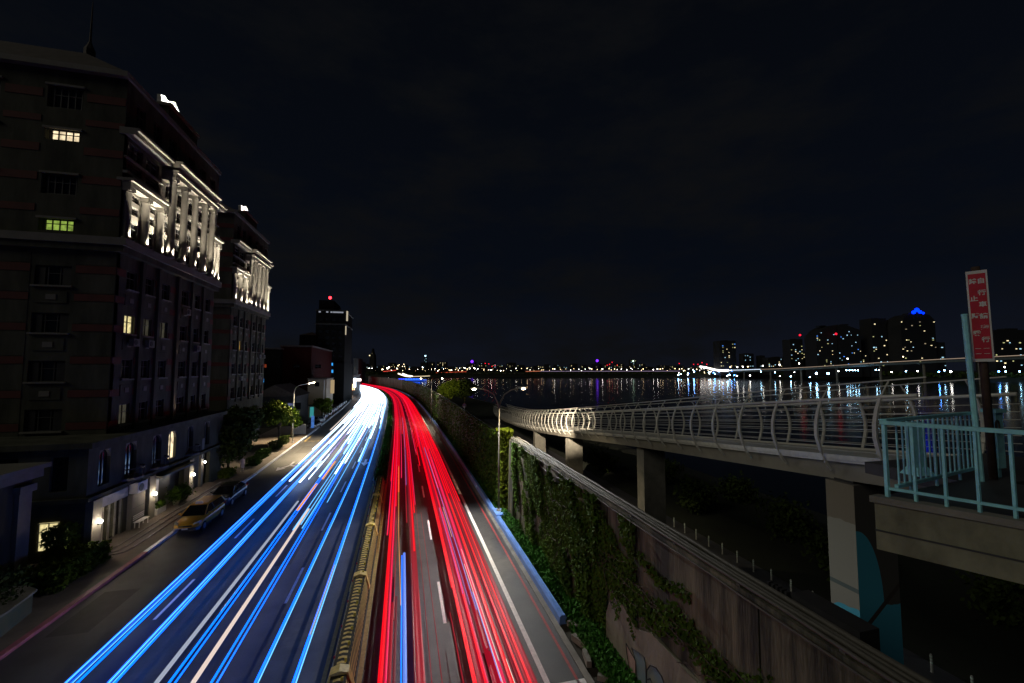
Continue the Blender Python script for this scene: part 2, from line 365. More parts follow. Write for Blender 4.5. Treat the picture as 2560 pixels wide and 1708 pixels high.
for (o, y0, y1) in ((-7.5, 46, 54), (-7.72, 36.5, 44)): trail([(10, o), (60, o)], 1.0, .2, .14, y0, y1, 'orange', 'short orange light streak between the blue headlight trails', 'orange streaks')
for o, y0 in ((-7.3, 33), (-7.0, 34), (-6.75, 33.2), (-6.05, 39)): trail([(10, o), (60, o+.1), (100, o+.4)], .7, .06, .06, y0, 110, 'cyan', *Lb('middle of the left carriageway, starting beyond the dashes'))
# dense white river farther off
lbw = ('white headlight trail bending towards the city in the distance', 'white trails in the distance')
rr = random.Random(5)
for i in range(34):
    o = -11.7 + 8.0*i/33 + rr.uniform(-.12, .12); a = rr.uniform(46, 92); w = rr.choice((.07, .1, .14, .19))
    if o > -4.6: a += 30
    trail([(40, o+rr.uniform(-.3, .3)), (90, o), (150, o+rr.uniform(-.4, .4)), (300, o+rr.uniform(-.2, .2)), (460, o)], rr.uniform(.6, 1.1), w, .12, a, 430, 'white' if i % 3 else 'cool', *lbw)
for i in range(10):
    o = -11.9+8.2*i/9; trail([(100, o), (460, o)], 1.0, .55, .3, rr.uniform(112, 160), 430, 'white', *lbw)
trail([(60, -12.0), (130, -12.2)], 1.0, .2, .15, 82, 120, 'peach', 'brownish light trail at the outer edge of the white headlight river', None)
for o, y0 in ((-9.0, 60), (-6.2, 66), (-10.6, 84)): trail([(10, o), (200, o)], .7, .12, .08, y0, 150, 'violet', 'faint violet light trail among the white headlights', 'violet trails')
# red side
l1, l2 = 'lane right of the striped divider', 'lane beside the ivy wall'
Lr = lambda k, l: ('%s tail light trail in the %s' % (k, l), k+' red trails, '+l)
for o, w, a, b, c in ((-.62, .2, 8, 420, 'red'), (-.43, .09, 8, 420, 'pink'), (-.30, .13, 8, 21.5, 'dark'), (-.14, .12, 8, 22, 'dim'), (-.82, .1, 30, 420, 'pink'), (-.9, .1, 44, 420, 'red'),
                      (-.35, .14, 36, 420, 'red'), (-.15, .16, 40, 420, 'red'), (.02, .1, 45, 420, 'pink'), (.56, .07, 8, 60, 'dim'), (.68, .16, 8, 60, 'dark'), (.86, .14, 8, 22.5, 'dark'), (.80, .14, 27, 420, 'red'), (.98, .12, 34, 420, 'red'),
                      (1.1, .08, 36, 420, 'pink'), (.4, .1, 32, 80, 'dark'), (.52, .1, 62, 420, 'red'), (.25, .14, 75, 420, 'red'), (1.13, .03, 8, 40, 'dark'), (1.48, .03, 8, 34, 'dark'), (-.24, .05, 20, 420, 'dark')):
    trail([(8, o), (60, o-.12*(o < 0)), (430, o)], .85, w, .03, a, b, c, *Lr({'red': 'bright', 'pink': 'pinkish', 'dark': 'dull', 'dim': 'faint'}[c], l1))
trail([(15, .16), (30, -.15), (60, -.35)], .93, .035, .04, 21, 50, 'orange', 'thin orange light trail among the red ones by the divider', None)
trail([(8, .22), (30, .2)], 1.0, .16, .1, 8, 26.5, 'peri', 'wide periwinkle blue streak among the red trails', None)
trail([(8, .09), (30, .07)], .95, .07, .08, 8, 26.3, 'sky', 'narrow sky blue streak beside the periwinkle one', None)
trail([(30, .42), (80, .55)], .9, .05, .05, 42, 100, 'violet', 'thin violet trail between the red tail lights by the divider', None)
for i in range(30):
    o = 2.5+2.2*i/29+rr.uniform(-.05, .05); c = rr.choice(('red', 'red', 'pink', 'dark', 'dark', 'dim', 'red'))
    a = rr.choice((8, 8, 8, 8, 12, 17)) if c != 'red' else rr.choice((8, 8, 14, 22, 30)); w = rr.choice((.05, .08, .11, .15))
    trail([(8, o), (30, o+.04), (60, o+.05*(i-12)/12), (120, o), (300, o+rr.uniform(-.1, .1)), (430, o)], rr.uniform(.72, .98), w, .03, a, 420, c, *Lr({'red': 'bright', 'pink': 'pinkish', 'dark': 'dull', 'dim': 'faint'}[c], l2))
for i in range(16):
    o = 2.3+2.4*i/15+rr.uniform(-.06, .06); trail([(30, o), (60, o+.05*(i-8)/8), (120, o), (430, o)], rr.uniform(.88, 1.0), rr.choice((.09, .13, .17)), .03, rr.uniform(34, 62) if i > 3 else rr.uniform(60, 90), 420, rr.choice(('red', 'red', 'pink')), 'broad red tail light trail starting midway in the lane beside the ivy wall', 'broad red trails, '+l2)
for o, w, a, b, c in ((2.05, .12, 50, 420, 'red'), (1.85, .1, 58, 420, 'pink'), (2.2, .05, 8, 20, 'dark'), (4.72, .1, 36, 420, 'red'), (4.55, .12, 8, 420, 'red'), (4.4, .1, 8, 420, 'red'), (4.25, .14, 12, 420, 'red')):
    trail([(8, o), (60, o), (430, o)], .86, w, .03, a, b, c, *Lr({'red': 'bright', 'pink': 'pinkish', 'dark': 'dull'}[c], l2))
for o in (3.0, 3.45, 3.9, 4.35): trail([(8, o), (60, o), (430, o)], .60, .42, .02, 8, 420, 'dark', 'wide dull red glow trail beneath the bright ones in the lane beside the ivy wall', 'wide dull trails, '+l2)
for o in (-.55, .78): trail([(8, o), (60, o), (430, o)], .60, .34, .02, 8, 420, 'dark', 'wide dull red glow trail beneath the bright ones right of the striped divider', 'wide dull trails, '+l1)
for o, a, b in ((2.95, 21, 34), (3.12, 20, 33), (3.35, 19.5, 60), (3.42, 15, 21)): trail([(8, o+.05), (34, o-.1), (60, o-.3)], 1.08, .03, .04, a, b, 'violet' if o < 3.2 else 'peri', 'thin violet blue streak in the red lane beside the ivy wall', 'violet streaks in the red')
for o, a, b in ((3.5, 13, 24), (3.62, 16, 26), (3.3, 28, 34), (3.9, 9, 16)): trail([(8, o), (40, o-.2)], 1.1, .025, .03, a, b, 'peach', 'thin pale broken streak in the red lane beside the ivy wall', 'pale streaks in the red')

# ------------------------------------------------------------------ stone apartment blocks on the left
m_wwarm = EM('window_warm', (1, .80, .50), 1.1, .5, 2.5); m_wgreen = EM('window_green', (.42, .62, .10), .55, .5, 3); m_wyel = EM('window_yellow', (.95, .80, .38), .8, .4, 4)
m_wdim = EM('window_dim', (.35, .32, .22), .12, .5, 2); m_wblue = EM('window_blue', (.05, .42, 1), .9, .3, 3); m_wamber = EM('window_amber', (.8, .5, .1), .5, .4, 3)
m_lamp = EM('lamp_glow', (1, .93, .82), 40); m_lampw = EM('lamp_glow_warm', (1, .82, .55), 40)
def light(name, loc, energy, col, kind='POINT', aim=None, angle=90, r=.05, blend=.5, parent=None):
    d = bpy.data.lights.new(name, kind); d.energy = energy; d.color = col; d.shadow_soft_size = r
    if kind == 'SPOT': d.spot_size = math.radians(angle); d.spot_blend = blend
    o = bpy.data.objects.new(name, d); COL.objects.link(o); o.location = loc
    if aim is not None: o.rotation_euler = (Vector(aim)-Vector(loc)).to_track_quat('-Z', 'Y').to_euler()
    if parent is not None:
        o.parent = parent
        if parent.type == 'EMPTY': o.matrix_parent_inverse = Matrix.LocRotScale(parent.location, parent.rotation_euler, None).inverted()
    return o
WARM = (1, .87, .70)

class Face:
    """street: u runs along +Y from the corner, outward +X.  gable: u runs along -X from the corner, outward -Y."""
    def __init__(s, kind, X0, Y0): s.k, s.X, s.Y = kind, X0, Y0
    def b(s, u0, u1, z0, z1, d0, d1, mb=None):
        mb = mb or MB()
        if s.k == 'street': return mb.box(s.X+d0, s.X+d1, s.Y+u0, s.Y+u1, z0, z1)
        return mb.box(s.X-u1, s.X-u0, s.Y-d1, s.Y-d0, z0, z1)
    def u(s, name, u0, u1, z0, z1, d0, d1, mat, par):
        if s.k == 'street': return ub(name, s.X+d0, s.X+d1, s.Y+u0, s.Y+u1, z0, z1, mat, par)
        return ub(name, s.X-u1, s.X-u0, s.Y-d1, s.Y-d0, z0, z1, mat, par)
    def p(s, u, z, d): return (s.X+d, s.Y+u, z) if s.k == 'street' else (s.X-u, s.Y-d, z)
    def wall(s, u0, u1, z0, z1, cols, rows, th=.35):   # masonry with a grid of real openings
        mb = MB(); c = [u0]+[q for r in cols for q in r]+[u1]; r = [z0]+[q for w_ in rows for q in w_]+[z1]
        for i in range(0, len(c), 2):
            if c[i+1]-c[i] > .01: s.b(c[i], c[i+1], z0, z1, -th, 0, mb)
        for (a, b2) in cols:
            for i in range(0, len(r), 2):
                if r[i+1]-r[i] > .01: s.b(a, b2, r[i], r[i+1], -th, 0, mb)
        return mb
    def window(s, u0, u1, z0, z1, par, pane, sill=True, bars=1, grille=False):
        w_ = P('window', s.b(u0, u1, z0, z1, -.24, -.2), pane, par)
        f = MB(); t_ = .06
        s.b(u0, u1, z0, z0+t_, -.2, -.12, f); s.b(u0, u1, z1-t_, z1, -.2, -.12, f); s.b(u0, u0+t_, z0+t_, z1-t_, -.2, -.12, f); s.b(u1-t_, u1, z0+t_, z1-t_, -.2, -.12, f)
        for k in range(bars):
            c = u0+(u1-u0)*(k+1)/(bars+1); s.b(c-.03, c+.03, z0+t_, z1-t_, -.198, -.13, f)
        zc = z0+(z1-z0)*.62; s.b(u0+t_, u1-t_, zc-.025, zc+.025, -.199, -.135, f)
        P('frame', f, m_frame, w_)
        if sill: P('sill', s.b(u0-.12, u1+.12, z0-.12, z0, -.02, .16), m_stone2, w_)
        return w_
    def panel(s, u0, u1, z0, z1, par):
        o = P('panel', s.b(u0, u1, z0, z1, 0, .05), m_stone, par)
        cu, cz = (u0+u1)/2, (z0+z1)/2; w_, h = (u1-u0)*.16, (z1-z0)*.22
        s.u('emblem', cu-w_, cu+w_, cz-h, cz+h, .05, .085, m_stone2, o); return o

BANDS_LO = [(7.6, 8.1), (9.85, 10.35), (12.2, 12.7), (14.5, 15.0), (16.65, 17.15), (18.65, 19.2)]
BANDS_HI = [(22.95, 23.45), (25.2, 25.75), (27.3, 27.86), (29.5, 29.95), (31.3, 31.9)]
ROWS_LO = [(7.55+1e-3, 9.05), (10.95, 12.4), (14.35, 15.75), (17.7, 19.1)]
ROWS_HI = [(21.6, 22.45), (24.25, 25.7), (28.2, 29.0), (30.6, 32.2)]
def cut(a, b2, holes):
    segs, c = [], a
    for h0, h1 in sorted(holes):
        if h0 > c: segs.append((c, min(h0, b2)))
        c = max(c, h1)
    if c < b2: segs.append((c, b2))
    return [q for q in segs if q[1]-q[0] > .05]

def stone_block(name, label, X0, Y0, LS, lit, kk, near):
    T = thing(name, label, 'building', (X0-7, Y0+LS/2, 0))
    G, F = Face('gable', X0, Y0), Face('street', X0, Y0)
    D = 13.
    P('core', MB().box(X0-D, X0-.36, Y0+.36, Y0+LS, 0, 33.4), m_frame, T)
    gcols = [(2.65, 4.75), (7.4, 9.5)]; f = LS/16.
    P('wall', G.wall(0, D, 5., 20.3, gcols, ROWS_LO), m_stone, T); P('wall', G.wall(0, D, 21.3, 33.4, gcols, ROWS_HI), m_stone, T)
    for (a, b2) in gcols:
        for i, (z0, z1) in enumerate(ROWS_LO):
            G.window(a, b2, z0, z1, T, m_glass, bars=2)
            if i: G.panel(a+.15, b2-.15, z0-1.25, z0-.4, T)
            P('shutter', G.b(a, a+.55, z0, z1, -.19, -.1), m_dark, T); P('shutter', G.b(b2-.55, b2, z0, z1, -.19, -.1), m_dark, T)
        for i, (z0, z1) in enumerate(ROWS_HI):
            pane = lit.get(('g', a > 5, i), m_glass); G.window(a+.1, b2-.3, z0+.02, z1-.02, T, pane, sill=False, bars=3)
            P('lintel', G.b(a-.1, b2+.1, z1, z1+.15, 0, .12), m_stone2, T)
    for z0, z1 in BANDS_LO+BANDS_HI:
        for a, b2 in cut(.03, D, [(q[0]-.25, q[1]+.25) for q in gcols]): G.u('red_band', a, b2, z0, z1, 0, .03, m_redb, T)
    # stone quoin joints on the gable: shallow proud courses between the bands
    zs = [7.]+[q for b2 in BANDS_LO for q in b2]+[20.2]
    for i in range(0, len(zs)-1, 2):
        if zs[i+1]-zs[i] > .5:
            for a, b2 in cut(.03, D, [(q[0]-.25, q[1]+.25) for q in gcols]): G.u('stone_course', a, b2, zs[i]+.06, zs[i+1]-.06, 0, .018, m_stone, T)
    # belt and cornices
    P('belt_course', G.b(0, D, 20.3, 20.75, -.3, .32, F.b(-.32, LS, 20.3, 20.75, 0, .5)), m_stone, T)
    P('belt_course', G.b(0, D, 20.75, 21.3, -.3, .45, F.b(-.45, LS, 20.75, 21.3, 0, .7)), m_stone2, T)
    # lower street front
    sc = [1.8, 4.1, 6.5, 9.9, 12.2, 14.5]; scols = [(f*q-.62, f*q+.62) for q in sc]
    P('wall', F.wall(.001, LS, 5., 20.3, scols, [(a+.15, b2+.15) for a, b2 in ROWS_LO]), m_stone, T)
    for ci, (a, b2) in enumerate(scols):
        for i, (z0, z1) in enumerate(ROWS_LO):
            F.window(a, b2, z0+.15, z1+.15, T, lit.get(('s', ci, i), m_glass), bars=1)
            if i: F.panel(a-.1, b2+.1, z0-1.1, z0-.3, T)
    for z0, z1 in BANDS_LO:
        for a, b2 in cut(.0, LS, [(q[0]-.15, q[1]+.15) for q in scols]): F.u('red_band', a, b2, z0, z1, 0, .03, m_redb, T)
    for i in range(len(sc)-1):
        c = f*(sc[i]+sc[i+1])/2
        if i == 2: c = f*8.45
        F.u('pilaster', c-.22, c+.22, 7.2, 20.3, .031, .22, m_stone, T)
    # colonnade storeys
    zones = [(.0, 5., [.35, 2.6, 4.75], 25.3, .45), (5.05, 13.2, [5.3, 7.3, 9.3, 11.3, 13.0], 28.3, .95), (13.25, 16., [13.6, 14.8, 15.75], 25.3, .45)]
    for (u0, u1, cu, zt, d) in zones:
        u0, u1, cu = u0*f, u1*f, [q*f for q in cu]
        rows = [(21.9, 23.0), (23.6, 24.2), (24.6, 25.1)] if zt < 27 else [(21.9, 23.2), (23.6, 24.7), (25.1, 26.2), (26.6, 27.9)]
        cols = [(cu[i]+.38, cu[i+1]-.38) for i in range(len(cu)-1)]
        P('wall', F.wall(u0+.001, u1, 21.3, zt, cols, rows), m_stone2, T)
        for a, b2 in cols:
            for z0, z1 in rows: F.window(a, b2, z0, z1, T, m_glass, sill=zt > 27, bars=1)
        for q in cu:
            x, y, _ = F.p(q, 0, d-.22)
            c = P('column', MB().lathe([(.34, 21.3), (.34, 21.5), (.27, 21.6), (.25, zt-.5), (.27, zt-.42), (.33, zt-.3)], x, y, 14), m_stone2, T, True)
            P('capital', F.b(q-.34, q+.34, zt-.3, zt, 0, d+.1), m_stone2, c)
            lx, ly, _ = F.p(q, 0, d+.26)
            lo = P('uplight', MB().lathe([(.05, 21.3), (.09, 21.33), (.09, 21.42)], lx, ly, 8), m_dark, T)
            light('uplight_bulb', (lx, ly, 21.46), 2500*kk, WARM, 'SPOT', (x-.05, y, 24.6), 96, .03, .9, T)
        P('entablature', F.b(u0, u1, zt, zt+.4, -.3, d+.12), m_stone2, T); P('entablature', F.b(u0-.08, u1+.08, zt+.4, zt+.62, -.3, d+.32), m_stone2, T)
        if zt < 27:
            a0, b0 = [(u0+.5, u0+(u1-u0)/2-.25)], [(26.75, 27.9)]
            P('wall', F.wall(u0+.001, u1, zt+.62, 29.2, [(u0+.5, (u0+u1)/2-.25), ((u0+u1)/2+.25, u1-.5)], [(26.7, 27.4), (27.8, 28.9)]), m_stone, T)
            for a, b2 in ((u0+.5, (u0+u1)/2-.25), ((u0+u1)/2+.25, u1-.5)):
                for z0, z1 in ((26.7, 27.4), (27.8, 28.9)): F.window(a, b2, z0, z1, T, m_glass, sill=False)
            P('ledge', F.b(u0, u1, 26.3, 26.5, 0, .3), m_stone2, T); P('ledge', F.b(u0, u1, 27.5, 27.62, 0, .2), m_stone2, T)
            P('cornice', F.b(u0-.1, u1, 29.2, 29.5, -.3, .75), m_stone2, T); P('cornice', F.b(u0-.1, u1, 29.5, 29.72, -.3, .95), m_stone2, T)
        else:
            P('wall', F.b(u0+.001, u1, zt+.62, 29.2, -.3, .5), m_stone, T)
            P('cornice', F.b(u0, u1+.05, 29.2, 29.5, -.3, 1.25), m_stone2, T); P('cornice', F.b(u0, u1+.05, 29.5, 29.75, -.3, 1.5), m_stone2, T)
    # set-back top storeys
    P('upper_wall', F.wall(.4, LS, 29.75, 33.4, [(f*q-.6, f*q+.6) for q in sc], [(30.5, 32.3)]).box(X0-D, X0-.4, Y0+.4, Y0+LS, 29.8, 33.38), m_stone, T)
    for q in sc: F.window(f*q-.6, f*q+.6, 30.5, 32.3, T, m_glass, sill=False)
    P('eave', G.b(-.2, D, 33.4, 33.8, -LS, .45), m_stone2, T)
    P('roof', MB().hexa([(X0-D, Y0-.3, 33.8), (X0+.1, Y0-.3, 33.8), (X0+.1, Y0+LS, 33.8), (X0-D, Y0+LS, 33.8)],
                        [(X0-D, Y0+1.5, 35.9), (X0-3.6, Y0+1.5, 35.9), (X0-3.6, Y0+LS-1.5, 35.9), (X0-D, Y0+LS-1.5, 35.9)]), m_roof, T)
    if near:
        sp = P('spire', MB().lathe([(.35, 34.5), (.35, 36.5), (.18, 36.9), (.08, 37.2), (.035, 40.2), (.01, 40.6)], X0-3.7, Y0+2, 8), m_roof, T)
    # roof house with its floodlit pediment
    ru0, ru1 = 8.*f, 13.5*f
    P('roof_house', F.b(ru0, ru1, 33.82, 36.2, -4.5, -1.2), m_stone, T)
    P('cornice', F.b(ru0-.15, ru1+.15, 36.2, 36.45, -4.6, -1.0), m_stone2, T)
    y0, y1 = Y0+ru0, Y0+ru1
    g = MB()
    for a, b2, h in ((0, .42, 1.1), (.47, 1, 1.6)):
        ya, yb = y0+(y1-y0)*a*.6, y0+(y1-y0)*b2*.6
        g.prism([(ya, 36.45), (yb, 36.45), (yb, 36.45+h*.7), ((ya+yb)/2, 36.45+h), (ya, 36.45+h*.7)], X0-2.2, X0-1.9, 'x')
    P('pediment', g, m_white, T)
    for yy in (y0+.9, y0+2.2): light('roof_flood', (X0-1.2, yy, 36.6), 700, (1, .93, .82), 'SPOT', (X0-2, yy, 37.3), 120, .03, .8, T)
    return T

B1 = stone_block('apartment_building', 'nearest tall stone building with red bands and a floodlit colonnade above the parked taxi', -20.3, 36.5, 16.2,
    {('g', False, 0): m_wgreen, ('g', False, 2): m_wwarm, ('g', True, 2): m_wwarm, ('s', 0, 2): m_wyel, ('s', 1, 2): m_wdim, ('s', 2, 2): m_wdim, ('s', 0, 0): m_wdim}, 1., True)
B2 = stone_block('apartment_building', 'second stone building with lit colonnade, farther down the street behind the first', -23.1, 65.4, 15.2,
    {('s', 1, 2): m_wamber}, 1.25, False)
# air conditioners and laundry bars on the street fronts
ra = random.Random(4)
for k in range(11):
    X0, Y0, f = ((-20.3, 36.5, 1.0), (-23.1, 65.4, .95))[k > 6]
    u = f*ra.choice((1.8, 4.1, 6.5, 9.9, 12.2, 14.5)); z = ra.choice((7.0, 10.45, 13.85, 17.2)); y_ = Y0+u+ra.uniform(-.2, .2)
    T = thing('air_conditioner', 'small outdoor air conditioner hung under a window of the %s stone building' % ('first', 'second')[k > 6], 'air conditioner', (X0+.3, y_, z), 0, 'air conditioners on the %s stone building' % ('first', 'second')[k > 6])
    P('housing', MB().box(X0+.18, X0+.5, y_-.4, y_+.4, z-.3, z+.28), m_stone2, T); P('fan_grille', MB().tube([(X0+.5, y_-.1, z), (X0+.52, y_-.1, z)], .2, 12), m_dark, T)
# warm wash on one pilaster of each front
for X0, Y0, f, T in ((-20.3, 36.5, 1.012, B1), (-23.1, 65.4, .95, B2)):
    yy = Y0+8.45*f
    P('uplight', MB().box(X0+.24, X0+.42, yy-.08, yy+.08, 7.2, 7.3), m_dark, T); light('pilaster_wash', (X0+.40, yy, 7.4), 500, (1, .62, .42), 'SPOT', (X0+.2, yy, 14), 26, .02, .5, T)
    light('pilaster_wash', (X0+.36, yy, 12.4), 160, (1, .6, .4), 'SPOT', (X0+.2, yy, 18), 22, .02, .5, T)

# ------------------------------------------------------------------ podium of the near building with shop front
PX = -19.0; PY = 32.6
PT = thing('podium', 'two storey stone podium with arched windows, steps and a glass door behind the taxi', 'podium', (-21, 42, 0))
G, F = Face('gable', PX, PY), Face('street', PX, PY)
P('core', MB().box(-33, PX-.5, PY+.4, 53, 0, 6.8), m_frame, PT)
u_door, u_open, u_ar = (1.2, 3.7), (7.2, 12.2), [(1.0, 2.1), (3.7, 5.0), (7.1, 8.3), (9.4, 10.6), (12.6, 13.7), (16., 17.2)]
gnd = MB()
for a, b2 in ((.0, 1.2), (3.7, 7.2), (12.2, 13.3), (17.5, 20.4)): F.b(a, b2, 0, 3.5, -.35, 0, gnd)
F.b(0, 20.4, 3.5, 3.9, -.35, .001, gnd); G.b(.36, 12, 0, 3.9, -.35, 0, gnd)
P('wall', gnd, m_stone, PT)
P('wall', F.wall(0, 20.4, 3.9, 6.9, u_ar, [(4.25, 6.55)]), m_stone, PT)
P('wall', G.wall(.351, 12, 3.9, 6.9, [(1.0, 1.9), (3.5, 4.6)], [(4.3, 6.4)]), m_stone, PT)
P('cornice', F.b(-.4, 20.4, 6.9, 7.25, 0, .4, G.b(0, 12, 6.9, 7.25, -20.4, .4)), m_stone, PT)
P('belt_course', F.b(-.3, 20.4, 3.62, 3.85, .002, .3, G.b(.0, 12, 3.62, 3.85, .002, .3)), m_stone, PT)
for i, (a, b2) in enumerate(u_ar):
    c, r = (a+b2)/2, (b2-a)/2
    pane = m_wwarm if i == 3 else m_glass
    w_ = P('window', F.b(a, b2, 4.25, 6.55, -.26, -.2), pane, PT)
    arch = MB(); n = 8; zc = 6.55-r                       # two spandrels turn the opening into an arch
    for sgn in (-1, 1):
        pts = [(PY+c+sgn*r, 6.551)]+[(PY+c+sgn*r*math.cos(q), zc+r*math.sin(q)) for q in np.linspace(0, math.pi/2, n)]
        arch.prism(pts, PX-.19, PX-.02, 'x')
    P('arch', arch, m_stone2, w_); P('frame', F.b(c-.03, c+.03, 4.25, 6.5, -.2, -.14), m_frame, w_)
    if i in (1, 2, 4):
        pts = [(PX-.05, PY+a-.3)]+[(PX+.75*math.sin(q), PY+c-(r+.3)*math.cos(q)) for q in np.linspace(.15, math.pi-.15, 9)]+[(PX-.05, PY+b2+.3)]
        bal = P('balcony', MB().prism(pts, 3.95, 4.1, 'z'), m_stone2, PT)
        P('balcony_rim', MB().tube([(x*1., y_, 4.75) for x, y_ in pts[1:-1]], .05, 6), m_dark, bal)
        for x, y_ in pts[1:-1]: P('baluster', MB().tube([(x, y_, 4.1), (x, y_, 4.75)], .02, 5), m_dark, bal)
for (a, b2) in ((1.0, 1.9), (3.5, 4.6)): P('window', G.b(a, b2, 4.3, 6.4, -.26, -.2), m_glass, PT)
w_ = P('window', G.b(1.25, 2.25, .85, 2.5, .01, .05), m_wyel, PT)
f_ = MB()
for q in (1.25, 1.73, 2.21): G.b(q-.03, q+.03, .85, 2.5, .05, .08, f_)
for z in (.85, 1.4, 1.95, 2.47): G.b(1.22, 2.28, z-.025, z+.025, .05, .079, f_)
P('frame', f_, m_white, w_)
# shop front: fascia, door leaves, lit interior
P('fascia', F.b(1.0, 3.9, 2.85, 3.5, -.02, .18), M('fascia_panel', (.20, .19, .22), .35), PT)
P('shop_interior', F.b(1.2, 3.7, .35, 2.85, -.5, -.42), EM('shop_glow', (1, .82, .42), .75, .9, 1.8), PT)
P('glass_door', F.b(1.2, 3.7, .35, 2.85, -.2, -.18), M('door_glass', (.04, .04, .04), .1), PT)
bpy.data.objects['glass_door'].data.materials[0].node_tree.nodes['Principled BSDF'].inputs['Transmission Weight'].default_value = .85
for q in (1.2, 1.82, 2.45, 3.08, 3.62): P('door_frame', F.b(q, q+.08, .35, 2.85, -.17, -.08), M('door_frame', (.30, .29, .25), .5) if q < 1.3 else bpy.data.materials['door_frame'], PT)
# terrace and steps
for i, (dx, z) in enumerate(((1.15, .36), (1.6, .29), (2.05, .22))):
    pts = [(PX-.3, PY+.2), (PX+dx-.5, PY+.2), (PX+dx-.12, PY+.5), (PX+dx, PY+1.2), (PX+dx, PY+17.5), (PX-.3, PY+17.5)]
    P('step', MB().prism(pts, .10, z, 'z'), m_walk, PT)
    P('step_edge', MB().box(PX+dx-.05, PX+dx+.005, PY+1.25, PY+17.4, z-.02, z+.012), m_steel, PT)
# pillars with lamps
for k, u in enumerate((.42, 6.55, 12.75)):
    P('pillar', F.b(u-.42, u+.42, .37, 3.6, .001, .4), m_stone2, PT)
    x, y_, _ = F.p(u+.1, 0, .52)
    wl = thing('wall_lamp', ('lit wall lamp beside the hedge, left of the glass shop door', 'lit wall lamp on the pillar right of the air conditioner', 'lit wall lamp on the pillar behind the black car')[k], 'lamp', (x, y_, 2.1), 0, 'wall lamps on the podium')
    P('bracket', MB().box(x-.14, x, y_-.05, y_+.05, 2.02, 2.1), m_dark, wl)
    P('globe', MB().sphere((x+.02, y_, 2.2), .11), m_lamp, wl, True)
    light('lamp_light', (x+.2, y_, 2.2), 55, (1, .80, .55), r=.08, parent=wl)
P('side_wall', F.b(4.2, 5.9, .37, 2.8, .001, .25), m_stone2, PT); P('wall_joint', F.b(4.2, 5.9, 1.75, 1.79, .25, .256), m_frame, PT)
P('side_post', F.b(4.15, 4.25, .37, 2.85, .251, .33), m_stone2, PT)
ac = thing('air_conditioner', 'white air conditioner unit on the ledge above the pillar by the shop door', 'air conditioner', (PX+.3, PY+5, 2.86))
P('housing', F.b(4.3, 5.5, 2.86, 3.6, .02, .55), m_white, ac)
x, y_, _ = F.p(4.72, 3.23, .56)
P('fan_grille', MB().tube([(x-.01, y_, 3.23), (x+.02, y_, 3.23)], .28, 18), m_dark, ac); P('side_panel', F.b(5.1, 5.42, 2.95, 3.5, .55, .565), m_white, ac)
be = thing('bench', 'white slatted bench against the side wall below the air conditioner', 'bench', (PX+.55, PY+5, .37))
for i in range(4): F.u('seat_slat', 4.4, 5.7, .78, .81, .32+.1*i, .40+.1*i, m_white, be)
for i in range(3): F.u('back_slat', 4.4, 5.7, .92+.13*i, 1.0+.13*i, .30, .33, m_white, be)
for q in (4.5, 5.55):
    for d in (.34, .62): F.u('leg', q, q+.06, .37, .78, d, d+.05, m_white, be)
P('side_panel', F.b(7.2, 8.3, .37, 3.0, -.3, -.05), m_white, PT); P('awning', F.b(6.9, 12.3, 3.3, 3.45, -.2, .9), m_stone2, PT)
pb = thing('flower_trough', 'white trough with potted flowers behind the second wall lamp', 'planter', (PX+.3, PY+8, .37))
P('trough', F.b(7.3, 8.6, .37, .8, .02, .42), m_white, pb)
leaves('flowers', [F.p(random.uniform(7.35, 8.55), random.uniform(.8, 1.25), random.uniform(.05, .4)) for _ in range(260)], .09, m_leaf, pb)
for k, (u, lbl) in enumerate(((10., 'bushy potted plant in the open shop bay behind the taxi'), (11.2, 'smaller potted plant at the far side of the open shop bay'))):
    pp = thing('potted_plant', lbl, 'plant', F.p(u, .37, .5), 0)
    x, y_, _ = F.p(u, 0, .5); P('pot', MB().lathe([(.2, .37), (.28, .8), (.3, .82)], x, y_, 12), m_conc, pp)
    leaves('foliage', RNG.normal(size=(500, 3))*(.28, .32, .28)+(x, y_, 1.25-.15*k), .12, m_leaf, pp)
# lamp and lit doorway farther along the front
F2 = Face('street', -19.0, 48.4)
P('doorway', F2.b(-.25, .25, .4, 5.0, -.2, .03), m_stone2, PT)
wl = thing('wall_lamp', 'small lit lamp at the tall doorway beyond the podium pillars', 'lamp', F2.p(0, 2.7, .1))
x, y_, _ = F2.p(.1, 0, .2); P('globe', MB().sphere((x, y_, 2.7), .09), m_lamp, wl, True); P('bracket', MB().box(x-.18, x-.08, y_-.04, y_+.04, 2.6, 2.68), m_dark, wl)
light('lamp_light', (x+.1, y_, 2.6), 9, (1, .7, .45), r=.05, parent=wl)

# gatehouse with planter at the left edge
GT = thing('gatehouse', 'small classical stone gatehouse with pilasters at the left edge of the picture', 'gatehouse', (-24, 27, 0))
X1, Y1 = -20.4, 30.6
P('wall', MB().box(-32, X1, 20, Y1, 0, 5.7), m_stone, GT)
for yy in (22.0, 25.6, 29.9): P('pilaster', MB().box(X1+.001, X1+.22, yy-.42, yy+.42, .8, 5.0), m_stone2, GT); 
for yy in (22.0, 25.6, 29.9): P('capital', MB().box(X1+.001, X1+.34, yy-.55, yy+.55, 5.0, 5.4), m_stone2, GT)
P('base', MB().box(-32, X1+.3, 19.8, Y1+.1, 0, .8), m_stone2, GT)
for yy in (23.8, 27.8): P('window', MB().box(X1-.02, X1+.04, yy-.7, yy+.7, 1.6, 4.2), m_glass, GT)
P('entablature', MB().box(-32, X1+.4, 19.8, Y1+.15, 5.7, 6.2), m_stone2, GT); P('cornice', MB().box(-32, X1+.65, 19.6, Y1+.3, 6.2, 6.45), m_stone2, GT)
PLT = thing('planter_wall', 'low painted planter wall with shrubs at the bottom left corner', 'planter', (-18.5, 22, 0))
